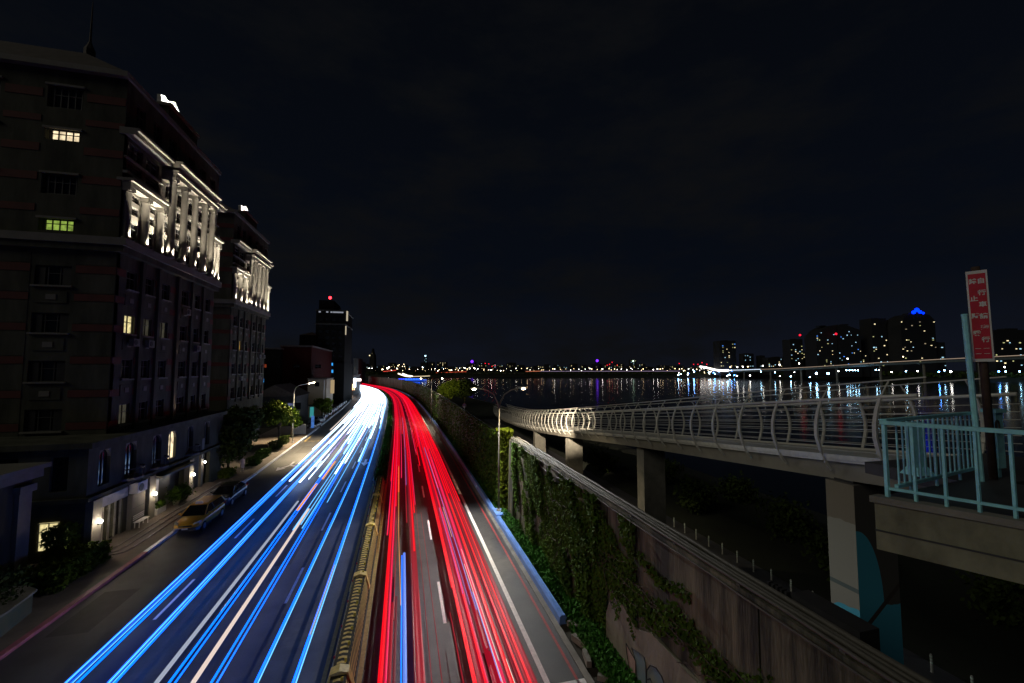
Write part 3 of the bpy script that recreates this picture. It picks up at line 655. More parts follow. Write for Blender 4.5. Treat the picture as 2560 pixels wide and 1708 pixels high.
P('wall', MB().prism([(-20, 12), (-17.1, 12), (-16.9, 24.4), (-17.2, 26.3), (-18.0, 26.9), (-20, 26.9)], .12, 1.05, 'z'), M('painted_wall', (.03, .07, .07), .7, 0, 0, .8, col2=(.11, .10, .06)), PLT)
P('coping', MB().prism([(-20, 12), (-17.0, 12), (-16.8, 24.4), (-17.1, 26.4), (-17.95, 27), (-20, 27)], 1.05, 1.15, 'z'), m_conc, PLT)
pts = []
for _ in range(6500): pts.append((random.uniform(-19.9, -17.2), random.uniform(14, 26.3), 1.1+1.2*random.random()**.7+.35*math.sin(random.random()*6)))
leaves('shrub', pts, .10, m_leafd, PLT, 'stuff')
def hedge(name, label, x0, x1, y0, y1, z0, z1, n, mat, size=.12, cat='hedge', group=None):
    T = thing(name, label, cat, ((x0+x1)/2, (y0+y1)/2, z0), 0, group)
    P('stem', MB().tube([((x0+x1)/2, (y0+y1)/2, z0), ((x0+x1)/2, (y0+y1)/2, z0+(z1-z0)*.6)], .08, 6), m_bark, T)
    p = RNG.random((n, 3)); q = (p-.5)*2
    k = np.max(np.abs(q), axis=1); q = q*(np.power(k, -.45)[:, None]).clip(0, 3)          # push towards the skin
    q = q.clip(-1, 1)*(1+.10*np.sin(q[:, [1, 2, 0]]*7+1))
    c = np.array([(x0+x1)/2, (y0+y1)/2, (z0+z1)/2]); h = np.array([(x1-x0)/2, (y1-y0)/2, (z1-z0)/2])
    leaves('foliage', c+q*h, size, mat, T); return T
hedge('hedge', 'clipped green hedge at the foot of the steps beside the first wall lamp', -19.2, -17.4, 28.2, 32.2, .14, 1.25, 5200, m_leafy)
hedge('shrub', 'taller leafy shrub against the podium left of the first wall lamp', -20.2, -19.1, 31.2, 32.5, .14, 2.4, 2200, m_leafy, cat='shrub')
hedge('shrub', 'dark low shrub between the planter wall and the clipped hedge', -20.2, -18.6, 27.2, 28.3, .14, 1.0, 1500, m_leafd, cat='shrub')

# ------------------------------------------------------------------ parked cars
m_tyre = M('tyre', (.015, .015, .016), .8); m_rim = M('rim', (.45, .46, .48), .3, .8); m_chrome = M('chrome', (.6, .6, .62), .15, .9)
m_carg = glass('car_glass', (.01, .011, .013)); m_hl = M('headlamp', (.65, .68, .72), .12, .3); m_tl = M('tail_lamp', (.35, .02, .02), .2)
m_plate = M('number_plate', (.6, .6, .6), .5)
def paint(name, c): return M(name, c, .28, .1, .05, 1, coat=1.)
def car(name, label, X, Y, rz, body, Ln=4.6, Wd=1.76, Hh=1.6, wagon=True, taxi=False, cat='car', bumper=None, group=None):
    T = thing(name, label, cat, (X, Y, 0), rz, group)          # nose towards local -y
    h = Ln/2; w_ = Wd/2
    # lower body: lofted stations (y, half width at sill, half width at belt, z bottom, z sill-break, z belt)
    st = [(-h, .62, .58, .34, .52, .62), (-h+.12, .80, .76, .24, .55, .72), (-h+.45, .87, .84, .22, .58, .84), (-h+1.05, .88, .86, .22, .6, .98), (-h+1.3, .88, .86, .22, .6, 1.02),
          (0, .88, .87, .22, .6, 1.03), (h-1.0, .88, .86, .22, .62, 1.06), (h-.35, .86, .83, .24, .62, 1.08 if wagon else 1.04), (h-.08, .80, .76, .28, .62, 1.04 if wagon else 1.0), (h, .68, .66, .36, .6, .92)]
    g = MB(); k = 8
    for y, a, b2, z0, z1, z2 in st:
        g.v += [(-a*.9, y, z0), (-a, y, z0+.12), (-a, y, z1), (-b2, y, z2), (b2, y, z2), (a, y, z1), (a, y, z0+.12), (a*.9, y, z0)]
    for i in range(len(st)-1):
        for j in range(k): g.f.append((i*k+j, i*k+(j+1)%k, (i+1)*k+(j+1)%k, (i+1)*k+j))
    g.f.append(tuple(range(k))); g.f.append(tuple((len(st)-1)*k+j for j in range(k)))
    bo = P('body', g, body, T, True, True)
    md = bo.modifiers.new('sub', 'SUBSURF'); md.levels = 1; md.render_levels = 2
    # cabin glass and roof
    rl = h-.45 if wagon else h-1.25; re = h-.12 if wagon else h-.55
    lo = [(-.82, -h+1.05, .97), (.82, -h+1.05, .97), (.82, re, 1.03), (-.82, re, 1.03)]
    hi = [(-.60, -h+1.95, Hh-.07), (.60, -h+1.95, Hh-.07), (.62, rl, Hh-.07), (-.62, rl, Hh-.07)]
    gl = P('cabin_glass', MB().hexa(lo, hi), m_carg, T, False, True)
    rf = MB().hexa([(-.64, -h+1.86, Hh-.09), (.64, -h+1.86, Hh-.09), (.66, rl+.06, Hh-.09), (-.66, rl+.06, Hh-.09)], [(-.5, -h+2.15, Hh), (.5, -h+2.15, Hh), (.52, rl-.12, Hh), (-.52, rl-.12, Hh)])
    P('roof', rf, body, T, False, True)
    for s in (-1, 1):
        P('pillar', MB().tube([(s*.80, -h+1.07, 1.0), (s*.61, -h+1.93, Hh-.08)], .035, 6), body, T, False, True)
        P('pillar', MB().tube([(s*.83, .15, 1.02), (s*.635, .12, Hh-.08)], .04, 6), m_dark, T, False, True)
        P('pillar', MB().tube([(s*.80, re-.03, 1.03), (s*.62, rl, Hh-.08)], .06, 6), body, T, False, True)
        P('window_trim', MB().tube([(s*.852, -h+1.15, 1.015), (s*.858, re-.1, 1.05)], .014, 5), m_chrome, T, False, True)
        P('sill_trim', MB().tube([(s*.89, -h+1.1, .30), (s*.89, h-1.2, .30)], .025, 5), m_chrome if taxi else body, T, False, True)
        P('door_handle', MB().box(s*.885-.015, s*.885+.015, -.25, -.08, .82, .85), m_chrome, T, False, True)
        P('door_handle', MB().box(s*.885-.015, s*.885+.015, .75, .92, .84, .87), m_chrome, T, False, True)
        P('mirror', MB().sphere((s*.98, -h+1.35, 1.06), .11, 10, 6, .7), body, T, True, True)
        P('headlight', MB().hexa([(s*.48, -h+.03, .60), (s*.80, -h+.25, .62), (s*.83, -h+.40, .64), (s*.50, -h+.2, .62)], [(s*.50, -h+.06, .72), (s*.79, -h+.3, .78), (s*.82, -h+.55, .80), (s*.52, -h+.25, .76)]), m_hl, T, False, True)
        P('tail_light', MB().box(s*.72-.1, s*.72+.1, h-.1, h+.0, .78, 1.0), m_tl, T, False, True)
        for yy in (-h+.82, h-.85):
            wh = P('wheel', MB().tube([(s*.70, yy, .31), (s*.90, yy, .31)], .31, 20), m_tyre, T, False, True)
            rm = MB().tube([(s*.895, yy, .31), (s*.905, yy, .31)], .20, 16)
            P('rim', rm, m_rim, wh, False, True)
    P('windscreen_edge', MB().tube([(-.61, -h+1.9, Hh-.08), (.61, -h+1.9, Hh-.08)], .03, 6), body, T, False, True)
    P('grille', MB().box(-.42, .42, -h-.005, -h+.06, .50, .60), m_dark, T, False, True)
    P('bumper', MB().hexa([(-.72, -h-.03, .26), (.72, -h-.03, .26), (.86, -h+.3, .26), (-.86, -h+.3, .26)], [(-.70, -h-.05, .46), (.70, -h-.05, .46), (.86, -h+.3, .46), (-.86, -h+.3, .46)]), bumper or body, T, False, True)
    P('number_plate', MB().box(-.18, .18, -h-.075, -h-.052, .33, .44), m_plate, T, False, True)
    if taxi:
        ts = P('roof_sign', MB().hexa([(-.26, -.45, Hh), (.26, -.45, Hh), (.26, -.25, Hh), (-.26, -.25, Hh)], [(-.2, -.40, Hh+.15), (.2, -.40, Hh+.15), (.2, -.30, Hh+.15), (-.2, -.30, Hh+.15)]), m_white, T, False, True)
    return T
car('parked_car', 'yellow taxi parked at the kerb in front of the steps', -14.95, 38.3, -.03, paint('taxi_yellow', (.80, .42, .03)), taxi=True, cat='taxi', bumper=m_chrome)
car('parked_car', 'black car parked at the kerb right behind the yellow taxi', -15.1, 44.0, -.03, paint('black_paint', (.012, .012, .016)), Hh=1.5, wagon=False)
car('parked_car', 'dark car parked far down the street below the white house', -17.2, 93, -.1, paint('grey_paint', (.05, .055, .06)), Hh=1.5, wagon=False)
car('parked_car', 'pale car parked beneath the small green tree by the white house', -18.2, 101, -.3, paint('pale_paint', (.35, .38, .36)), Hh=1.5, wagon=False)
# ------------------------------------------------------------------ scooters
def scooter(label, X, Y, rz, group):
    T = thing('parked_scooter', label, 'scooter', (X, Y, 0), rz, group); m = paint('scooter_%d' % (abs(int(X*10+Y))), random.choice([(.3, .3, .32), (.03, .03, .05), (.2, .04, .04), (.05, .08, .2)]))
    for yy in (-.6, .6):
        wh = P('wheel', MB().tube([(-.05, yy, .22), (.05, yy, .22)], .22, 14), m_tyre, T, False, True); P('rim', MB().tube([(-.055, yy, .22), (.055, yy, .22)], .12, 10), m_rim, wh, False, True)
    P('body', MB().hexa([(-.16, 0, .28), (.16, 0, .28), (.14, .85, .4), (-.14, .85, .4)], [(-.14, .05, .7), (.14, .05, .7), (.1, .9, .72), (-.1, .9, .72)]), m, T, False, True)
    P('footboard', MB().box(-.16, .16, -.42, .05, .26, .32), m, T, False, True)
    P('front_shield', MB().hexa([(-.2, -.46, .3), (.2, -.46, .3), (.2, -.40, .3), (-.2, -.40, .3)], [(-.17, -.34, .95), (.17, -.34, .95), (.17, -.28, .95), (-.17, -.28, .95)]), m, T, False, True)
    P('seat', MB().hexa([(-.13, .02, .70), (.13, .02, .70), (.12, .8, .72), (-.12, .8, .72)], [(-.11, .08, .80), (.11, .08, .80), (.09, .78, .80), (-.09, .78, .80)]), m_tyre, T, False, True)
    P('handlebar', MB().tube([(-.33, -.25, 1.0), (0, -.32, .98), (.33, -.25, 1.0)], .02, 6), m_dark, T, False, True)
    for s in (-1, 1): P('mirror', MB().sphere((s*.28, -.28, 1.18), .06, 8, 5), m_chrome, T, True, True)
    P('headlight', MB().sphere((0, -.42, .86), .08, 8, 5), m_hl, T, True, True)
for i, Y in enumerate(np.linspace(104, 165, 22)):
    x, y, _ = R(Y, KL-1.1-.3*(i % 2)); scooter('scooter in the dark row parked at the kerb where the headlights bend', x, y, math.radians(70+random.uniform(-15, 15)), 'scooters parked in a row at the kerb')

# ------------------------------------------------------------------ trees
def tree(label, base, top, blobs, mat, n=2600, size=.3, group=None, name='street_tree', trunk=.13):
    T = thing(name, label, 'tree', base, 0, group); bx, by, bz = base
    cx = sum(b[0] for b in blobs)/len(blobs); cy = sum(b[1] for b in blobs)/len(blobs); cz = min(b[2] for b in blobs)
    g = MB().tube([(bx, by, bz-.05), (bx+.06, by, bz+(cz-bz)*.5), (bx+(cx-bx)*.3, by+(cy-by)*.3, cz)], trunk, 8, rs=[trunk, trunk*.8, trunk*.6])
    for b in blobs: g.tube([(bx+.05, by, bz+(cz-bz)*.6), ((bx+b[0])/2, (by+b[1])/2, (cz+b[2])/2), (b[0], b[1], b[2])], trunk*.4, 5, rs=[trunk*.45, trunk*.3, trunk*.1])
    P('trunk', g, m_bark, T, True)
    pts = []; tot = sum(b[3]**3 for b in blobs)
    for b in blobs:
        m = max(30, int(n*b[3]**3/tot)); d = RNG.normal(size=(m, 3)); d /= np.linalg.norm(d, axis=1)[:, None]
        r = b[3]*(.35+.75*RNG.random(m)**.6); cl = 1+.22*np.sin(d[:, 0]*5+b[0])*np.cos(d[:, 2]*6+b[1])
        q = d*(r*cl)[:, None]*(1, 1, .82); pts.append(q+np.array(b[:3]))
    leaves('crown', np.concatenate(pts), size, mat, T); return T
rt = random.Random(3)
def blobs(c, R_, n=9, k=.5, zs=.8): return [(c[0]+rt.uniform(-1, 1)*R_*k, c[1]+rt.uniform(-1, 1)*R_*k, c[2]+rt.uniform(-1, 1)*R_*k*zs, R_*rt.uniform(.38, .62)) for _ in range(n)]
tree('large dark round tree on the pavement beyond the black car', (-18.9, 54.5, .14), 0, blobs((-18.9, 54.8, 4.2), 3.1, 13), m_leafd, 5200, .22)
tree('dark narrow tree behind the large round one, in front of the second building', (-20.2, 62, .14), 0, blobs((-20.4, 62.3, 5.2), 2.3, 10), m_leafd, 3000, .24)
tree('sunny yellow green tree lit by the street lamp on the left', (-18.2, 71.5, .14), 0, blobs((-18.3, 72, 5.0), 2.7, 14), m_leafy, 5200, .22)
tree('small green tree beyond the left street lamp', (-18.5, 80.5, .14), 0, blobs((-18.5, 81, 3.1), 1.9, 9), m_leaf, 2200, .22)
tree('small bright green tree in front of the white house', (-18.5, 108, .14), 0, blobs((-18.2, 108, 3.2), 2.0, 8), m_leafy, 1800, .26)
hedge('hedge', 'low clipped hedge round the foot of the large dark tree', -19.9, -18.0, 52.2, 54.4, .14, .85, 1700, m_leafy)
hedge('hedge', 'dark low hedge against the podium behind the large tree', -19.9, -19.1, 50.3, 52.0, .14, .9, 900, m_leafd)
hedge('hedge', 'small hedge behind the large dark tree near the kerb', -18.3, -17.0, 58, 60.2, .14, 1.0, 1100, m_leaf)
hedge('hedge', 'hedge under the narrow dark tree on the left pavement', -18.6, -17.4, 62.5, 65, .14, 1.1, 1000, m_leaf)
hedge('hedge', 'box hedge at the foot of the yellow green tree', -18.9, -17.4, 68.8, 70.8, .14, 1.2, 1000, m_leafd)
hedge('hedge', 'dark box hedge left of the street lamp foot', -18.6, -17.5, 73.2, 75.4, .14, 1.3, 900, m_leafd)
# ------------------------------------------------------------------ street lamp on the left
sl = thing('street_lamp', 'lit single arm street lamp on the left pavement beside the yellow green tree', 'street lamp', (-16.95, 74.7, .14))
P('base', MB().lathe([(.2, .14), (.2, .3), (.12, .45)], -16.95, 74.7, 10), m_steel, sl)
P('pole', MB().tube([(-16.95, 74.7, .3), (-16.95, 74.7, 8.1), (-16.75, 74.7, 8.75), (-16.3, 74.7, 9.15), (-14.6, 74.7, 9.55)], .08, 8, rs=[.10, .07, .06, .05, .045]), m_steel, sl, True)
P('lamp_head', MB().hexa([(-14.9, 74.55, 9.5), (-13.9, 74.58, 9.72), (-13.9, 74.82, 9.72), (-14.9, 74.85, 9.5)], [(-14.9, 74.6, 9.66), (-13.9, 74.62, 9.84), (-13.9, 74.78, 9.84), (-14.9, 74.8, 9.66)]), m_steel, sl)
P('lens', MB().hexa([(-14.8, 74.56, 9.42), (-13.95, 74.58, 9.60), (-13.95, 74.82, 9.60), (-14.8, 74.84, 9.42)], [(-14.8, 74.56, 9.49), (-13.95, 74.58, 9.69), (-13.95, 74.82, 9.69), (-14.8, 74.84, 9.49)]), m_lampw, sl)
light('lamp_light', (-14.4, 74.7, 9.35), 16000, (1, .78, .48), 'SPOT', (-15.6, 72.5, 0), 112, .15, .5, sl)
P('notice_plate', MB().box(-16.99, -16.91, 74.5, 74.56, 2.4, 3.4), m_white, sl)
# ------------------------------------------------------------------ pedestrian
def person(label, loc, rz, mat_top, mat_leg):
    T = thing('person', label, 'person', loc, rz)
    V = [(0,0,.95), (0,0,1.15), (0,.01,1.36), (0,.0,1.48), (0,-.02,1.60), (0,-.02,1.72), (.18,0,1.38), (.23,.02,1.12), (.22,-.08,.88), (-.18,0,1.38), (-.23,.02,1.12), (-.22,-.08,.88),
         (.09,0,.90), (.10,-.06,.50), (.10,.0,.08), (.10,-.12,.04), (-.09,0,.90), (-.10,.08,.50), (-.10,.16,.08), (-.10,.05,.04)]
    E_ = [(0,1),(1,2),(2,3),(3,4),(4,5),(2,6),(6,7),(7,8),(2,9),(9,10),(10,11),(0,12),(12,13),(13,14),(14,15),(0,16),(16,17),(17,18),(18,19)]
    RR = [.14,.13,.15,.055,.095,.08,.06,.045,.035,.06,.045,.035,.085,.06,.042,.04,.085,.06,.042,.04]
    me = bpy.data.meshes.new('figure'); me.from_pydata(V, E_, []); o = link('figure', me, mat_top, T, False, True)
    o.modifiers.new('skin', 'SKIN'); sv = me.skin_vertices[0].data
    for i, r in enumerate(RR): sv[i].radius = (r, r*.85)
    sv[0].use_root = True; sd = o.modifiers.new('sub', 'SUBSURF'); sd.levels = 2; sd.render_levels = 2
    P('hair', MB().sphere((0, .01, 1.71), .105, 10, 6), m_dark, T, True, True)
    P('trousers', MB().hexa([(-.19, -.13, .5), (.19, -.13, .5), (.19, .16, .5), (-.19, .16, .5)], [(-.165, -.14, .99), (.165, -.14, .99), (.165, .13, .99), (-.165, .13, .99)]), mat_leg, T, False, True)
person('person in pale clothes standing on the pavement behind the black car', (-17.6, 55.0, .14), .6, M('pale_clothes', (.72, .55, .5), .8), M('pale_trousers', (.55, .42, .4), .8))

# ------------------------------------------------------------------ buildings farther down the left street
def block(name, label, x0, x1, y0, y1, z1, mat, wins=(), cat='building', group=None, z0=0., roof=m_roof):
    T = thing(name, label, cat, ((x0+x1)/2, (y0+y1)/2, z0), 0, group)
    P('wall', MB().box(x0, x1, y0, y1, z0, z1), mat, T); P('roof', MB().box(x0-.25, x1+.25, y0-.25, y1+.25, z1, z1+.4), roof, T)
    for (a, b2, c, d, m) in wins:                 # on the side facing the camera
        w_ = P('window', MB().box(a, b2, y0-.05, y0-.01, c, d), m, T)
        P('frame', MB().box((a+b2)/2-.04, (a+b2)/2+.04, y0-.09, y0-.051, c, d).box(a, b2, y0-.085, y0-.052, (c+d)/2-.04, (c+d)/2+.04), m_frame, w_)
    return T
m_redw = M('red_brick_wall', (.035, .007, .006), .9, 0, .2, 1, spec=.05); m_greyw = M('grey_render', (.035, .035, .032), .85, 0, .2, .6); m_darkw = M('dark_cladding', (.009, .009, .0085), .9, 0, .2, .4, spec=.05)
m_cream = M('cream_render', (.30, .25, .17), .8, 0, .12, .5)
a = at_y(702, 900, 118); b_ = at_y(778, 900, 118)
block('low_building', 'low dark red building between the second stone block and the dark tower', a.x, b_.x, 118, 150, 17.4, m_redw, [(a.x+3, a.x+4.4, 12, 12.9, m_glass), (a.x+8, a.x+9.4, 12, 12.9, m_glass)])
a = at_y(640, 900, 116); b_ = at_y(701, 900, 116)
block('narrow_building', 'narrow black building with a small blue window beside the second stone block', a.x, b_.x, 116, 149, 16.6, m_darkw,
      [(at_y(648, 950, 116).x, at_y(660, 950, 116).x, at_y(650, 956, 116).z, at_y(650, 947, 116).z, m_wblue), (at_y(658, 915, 116).x, at_y(666, 915, 116).x, at_y(650, 919, 116).z, at_y(650, 911, 116).z, EM('window_red', (.7, .1, .03), .35))])
# dark tower with stepped top
Yt = 150; q = lambda px, py: at_y(px, py, Yt)
tw = thing('dark_tower', 'tall dark stepped tower with a red beacon at the end of the left street', 'building', (q(845, 960).x, Yt, 0))
P('wall', MB().box(q(776, 0).x, q(884, 0).x, Yt, Yt+24, 0, q(0, 905).z), m_darkw, tw); P('wing', MB().box(q(775, 0).x, q(815, 0).x, Yt+.5, Yt+22, q(0, 905).z, q(0, 824).z), m_darkw, tw)
P('wing_roof', MB().prism([(q(774, 0).x, q(0, 824).z), (q(816, 0).x, q(0, 824).z), (q(805, 0).x, q(0, 815).z)], Yt+.3, Yt+22, 'y'), m_roof, tw)
P('shaft', MB().box(q(813, 0).x, q(883, 0).x, Yt+.6, Yt+20, q(0, 905).z, q(0, 752).z), m_darkw, tw)
P('cornice', MB().box(q(811, 0).x, q(886, 0).x, Yt+.3, Yt+20.5, q(0, 752).z, q(0, 748).z), m_greyw, tw); P('cornice', MB().box(q(811, 0).x, q(885, 0).x, Yt+.35, Yt+20.4, q(0, 792).z, q(0, 788).z), m_greyw, tw)
P('top_block', MB().box(q(817, 0).x, q(853, 0).x, Yt+2, Yt+18, q(0, 748).z, q(0, 718).z), m_darkw, tw)
P('mast', MB().tube([(q(836, 0).x, Yt+8, q(0, 718).z), (q(836, 0).x, Yt+8, q(0, 704).z)], .12, 6), m_dark, tw); P('beacon', MB().sphere((q(836, 0).x, Yt+8, q(0, 702).z), .5), EM('beacon_red', (1, .02, .03), 9), tw, True)
m_rl = EM('roof_light', (.8, .85, 1), .3)
for px in (822, 840, 850, 856, 861, 866, 871, 876): P('roof_lamp', MB().box(q(px, 0).x-.3, q(px, 0).x+.3, Yt-.1, Yt+.25, q(0, 755).z-.2, q(0, 755).z+.2), m_rl, tw)
for py in (754, 760, 767, 775): P('corner_light', MB().box(q(885.5, 0).x, q(886.5, 0).x+.3, Yt+.2, Yt+1, q(0, py).z-.5, q(0, py).z+.4), EM('corner_light', (1, .85, .6), .5) if py == 754 else bpy.data.materials['corner_light'], tw)
for py in (800, 812): P('corner_light', MB().box(q(883.6, 0).x, q(884.2, 0).x+.2, Yt+.4, Yt+1, q(0, py).z-1, q(0, py).z+.6), bpy.data.materials['corner_light'], tw)
for r_ in range(7):
    for c_ in range(4):
        x0 = q(820+c_*16, 0).x; z0 = q(0, 772+r_*18).z
        P('window', MB().box(x0, x0+1.2, Yt+.5, Yt+.59, z0-.9, z0), m_glass, tw)
for (x0, x1, y0, y1) in ((848, 858, 925, 934), (850, 857, 905, 913)): 
    w_ = P('window', MB().box(q(x0, 0).x, q(x1, 0).x, Yt-.1, Yt-.02, q(0, y1).z, q(0, y0).z), m_wblue, tw); P('frame', MB().box(q((x0+x1)/2, 0).x-.06, q((x0+x1)/2, 0).x+.06, Yt-.16, Yt-.101, q(0, y1).z, q(0, y0).z), m_frame, w_)
# small white house with a lit signboard
Yh = 112; q = lambda px, py: at_y(px, py, Yh)
wh = thing('white_house', 'small two storey cream house lit by the street lamp at the road bend', 'house', (q(820, 0).x, Yh, 0))
P('wall', MB().box(q(799, 0).x, q(843, 0).x, Yh, Yh+10, 0, q(0, 953).z), m_cream, wh); P('roof', MB().box(q(797, 0).x, q(845, 0).x, Yh-.3, Yh+10, q(0, 953).z, q(0, 950).z), m_roof, wh)
P('window', MB().box(q(816, 0).x, q(826, 0).x, Yh-.06, Yh-.01, q(0, 974).z, q(0, 962).z), m_glass, wh); P('belt', MB().box(q(798, 0).x, q(844, 0).x, Yh-.2, Yh, q(0, 977).z, q(0, 975.5).z), m_cream, wh)
P('downpipe', MB().tube([(q(838, 0).x, Yh-.15, .3), (q(838, 0).x, Yh-.15, q(0, 955).z)], .09, 6), m_white, wh)
P('canopy', MB().box(q(800, 0).x, q(843, 0).x, Yh-1.8, Yh, 3.0, 3.2), m_greyw, wh); P('doorway', MB().box(q(806, 0).x, q(815, 0).x, Yh-.05, Yh-.01, .1, 2.6), EM('shop_cyan', (.1, .7, .7), .35), wh)
sg = thing('signboard', 'tall pale lit signboard hanging beside the white house', 'sign', (q(855, 0).x, Yh+6, 0)); q6 = lambda px, py: at_y(px, py, Yh+6)
P('panel', MB().box(q6(849, 0).x, q6(861, 0).x, Yh+6, Yh+6.4, q6(0, 995).z, q6(0, 955).z), EM('sign_face', (.9, .66, .36), .42), sg); P('bracket', MB().box(q6(846, 0).x, q6(849, 0).x, Yh+6.1, Yh+6.3, q6(0, 985).z, q6(0, 965).z), m_dark, sg); P('post', MB().tube([(q6(847, 0).x, Yh+6.2, 0), (q6(847, 0).x, Yh+6.2, q6(0, 955).z)], .12, 6), m_dark, sg)
a, b_ = at_y(672, 0, 96), at_y(772, 0, 96)
gb = thing('gabled_house', 'dark gabled house behind the left street lamp', 'house', ((a.x+b_.x)/2, 96, 0))
P('wall', MB().box(a.x, b_.x, 96, 108, 0, 6.2), m_greyw, gb); P('roof', MB().prism([(a.x-.4, 6.2), (b_.x+.4, 6.2), ((a.x+b_.x)/2, 8.6)], 95.6, 108, 'y'), m_roof, gb)
for k in range(3): P('window', MB().box(a.x+1+k*3.2, a.x+2.4+k*3.2, 95.94, 95.99, 3.5, 4.9), m_glass, gb)
P('window', MB().box(b_.x-1.5, b_.x-.2, 95.94, 95.99, 3.2, 4.8), EM('window_lilac', (.35, .4, .8), .22, .6, 2), gb); P('window', MB().box(b_.x-1.5, b_.x-.2, 95.94, 95.99, .8, 2.5), bpy.data.materials['window_lilac'], gb)
fn = thing('metal_fence', 'pale corrugated metal fence panel beyond the left street lamp', 'fence', (-17.5, 84, .14))
for k in range(9): P('corrugated_panel', MB().box(-19.4+.28*k, -19.15+.28*k, 84, 84.06+.03*(k % 2), .14, 1.9), m_white, fn)
bl = thing('banner_stand', 'blue glowing banner stand on the pavement beside the metal fence', 'banner', (-16.8, 90, .14)); P('banner', MB().box(-17.2, -16.7, 90, 90.1, .4, 2.7), EM('banner_blue', (.1, .3, .9), .5, .4, 2), bl); P('post', MB().tube([(-17.25, 90.05, .14), (-17.25, 90.05, 2.9)], .03, 6), m_steel, bl)
# shop signs where the road bends
for k, (px, py, w_, h, m, lab) in enumerate(((877, 968, 1.6, 1.3, EM('sign_orange', (1, .55, .25), 3.5), 'glowing orange shop sign at the road bend'), (887, 957, .5, 2.0, EM('sign_cool', (.7, .85, 1), 4), 'narrow white blue sign at the road bend'),
                                         (893, 950, 1.6, .5, EM('sign_hot', (1, .9, .85), 4), 'bright white sign above the red trails at the bend'))):
    p = far(px, py, 185); s_ = thing('shop_sign', lab, 'sign', (p.x, p.y, 0)); P('panel', MB().box(p.x-w_, p.x+w_, p.y, p.y+.3, p.z-h, p.z+h), m, s_); P('post', MB().tube([(p.x-w_, p.y+.4, 0), (p.x-w_, p.y+.4, p.z)], .1, 6), m_dark, s_)
# row of dim shophouses along the bend
for k, (px0, px1, py, Y) in enumerate(((884, 896, 898, 300), (896, 905, 905, 340), (868, 884, 940, 200))):
    a, b_ = at_y(px0, py, Y), at_y(px1, py, Y)
    block('shophouse', ('grey corner shophouse right of the dark tower', 'small shophouse farthest along the bending road', 'low shophouse below the dark tower beside the signs')[k], a.x, b_.x, Y, Y+30, a.z, m_greyw,
          [(a.x+(b_.x-a.x)*.2, a.x+(b_.x-a.x)*.4, a.z*.6, a.z*.7, m_wdim), (a.x+(b_.x-a.x)*.6, a.x+(b_.x-a.x)*.8, a.z*.3, a.z*.42, m_wyel)])

# ------------------------------------------------------------------ right verge: gutter, kerb parapet with blue light in its colour, flood wall, ivy
struct('verge', rstrip(KR+.05, 8.6, .05, -20, 420), m_soil)
struct('gutter', rsweep([(KR-.25, -.02), (KR, -.02), (KR, .06), (KR-.25, .03)], -20, 420), m_conc)
pp = [(KR+.0, 0), (KR+.36, 0), (KR+.36, .34), (KR+.30, .45), (KR+.10, .46), (KR+.02, .36)]
for a, b_, lab in ((19.2, 33.0, 'concrete kerb parapet coloured with blue headlight glow in front of the lamp post'), (34.6, 300, 'long kerb parapet coloured with blue headlight glow beyond the lamp post')):
    tag(P('kerb_parapet', rsweep(pp, a, b_, 1.5), m_blue), lab, 'parapet')
lb = thing('lamp_plinth', 'flared plinth coloured with blue headlight glow round the foot of the double arm lamp', 'plinth', R(33.8, KR+.4))
P('plinth', MB().prism([(7.15, 33.0), (7.5, 32.9), (8.1, 33.3), (8.15, 34.2), (7.5, 34.6), (7.15, 34.6)], 0, .52, 'z'), m_blue, lb)
broken = [(7.5, 17.6, .9, .35), (7.35, 16.6, .8, -.2), (8.0, 18.2, 1.9, .55), (8.2, 15.9, .9, 1.2), (7.7, 15.2, 1.0, .9)]
for k, (x, y, ln, r) in enumerate(broken):
    c, s = math.cos(r), math.sin(r); a = [(x-s*ln/2*1-.1*c, y+c*ln/2-.1*s), (x-s*ln/2+.1*c, y+c*ln/2+.1*s), (x+s*ln/2+.1*c, y-c*ln/2+.1*s), (x+s*ln/2-.1*c, y-c*ln/2-.1*s)]
    tag(P('kerb_rubble', MB().prism(a, .06+.02*k, .32, 'z'), m_conc), ('broken pale kerb block at the end of the blue parapet', 'broken kerb block nearest the gutter by the red line', 'long pale concrete beam lying in the weeds', 'broken slab among the weeds near the graffiti', 'broken slab at the bottom edge below the weeds')[k], 'rubble')

WX = 8.5; WH = 6.12
fw = thing('flood_wall', 'tall weathered concrete flood wall with ivy along the right side of the road', 'wall', R(40, 8.4))
seg = [(-6, 9), (9.02, 17), (17.02, 24.5), (24.52, 32)]
for i, (a, b_) in enumerate(seg): P('wall_panel', rsweep([(WX, -.1), (WX+.5, -.1), (WX+.45, WH), (WX+.05, WH)], a, b_-.03), m_concd, fw)
P('end_pier', rsweep([(WX-.25, 0), (WX+.6, 0), (WX+.6, WH+.02), (WX-.15, WH+.02)], 32.2, 33.6, .7), m_concd, fw)
for i, a in enumerate(np.arange(35.2, 330, 12.)):
    P('wall_panel', rsweep([(8.2-.004*i, -.1), (8.7-.004*i, -.1), (8.65-.004*i, WH-.15), (8.26-.004*i, WH-.15)], a, a+11.95), m_concd, fw)
P('coping', rsweep([(WX-.06, WH), (WX+.62, WH), (WX+.62, WH+.12), (WX-.06, WH+.12)], -6, 33.5), m_concd, fw)
P('coping', rsweep([(8.12, WH-.15), (8.76, WH-.15), (8.76, WH-.02), (8.12, WH-.02)], 35.2, 320), m_concd, fw)
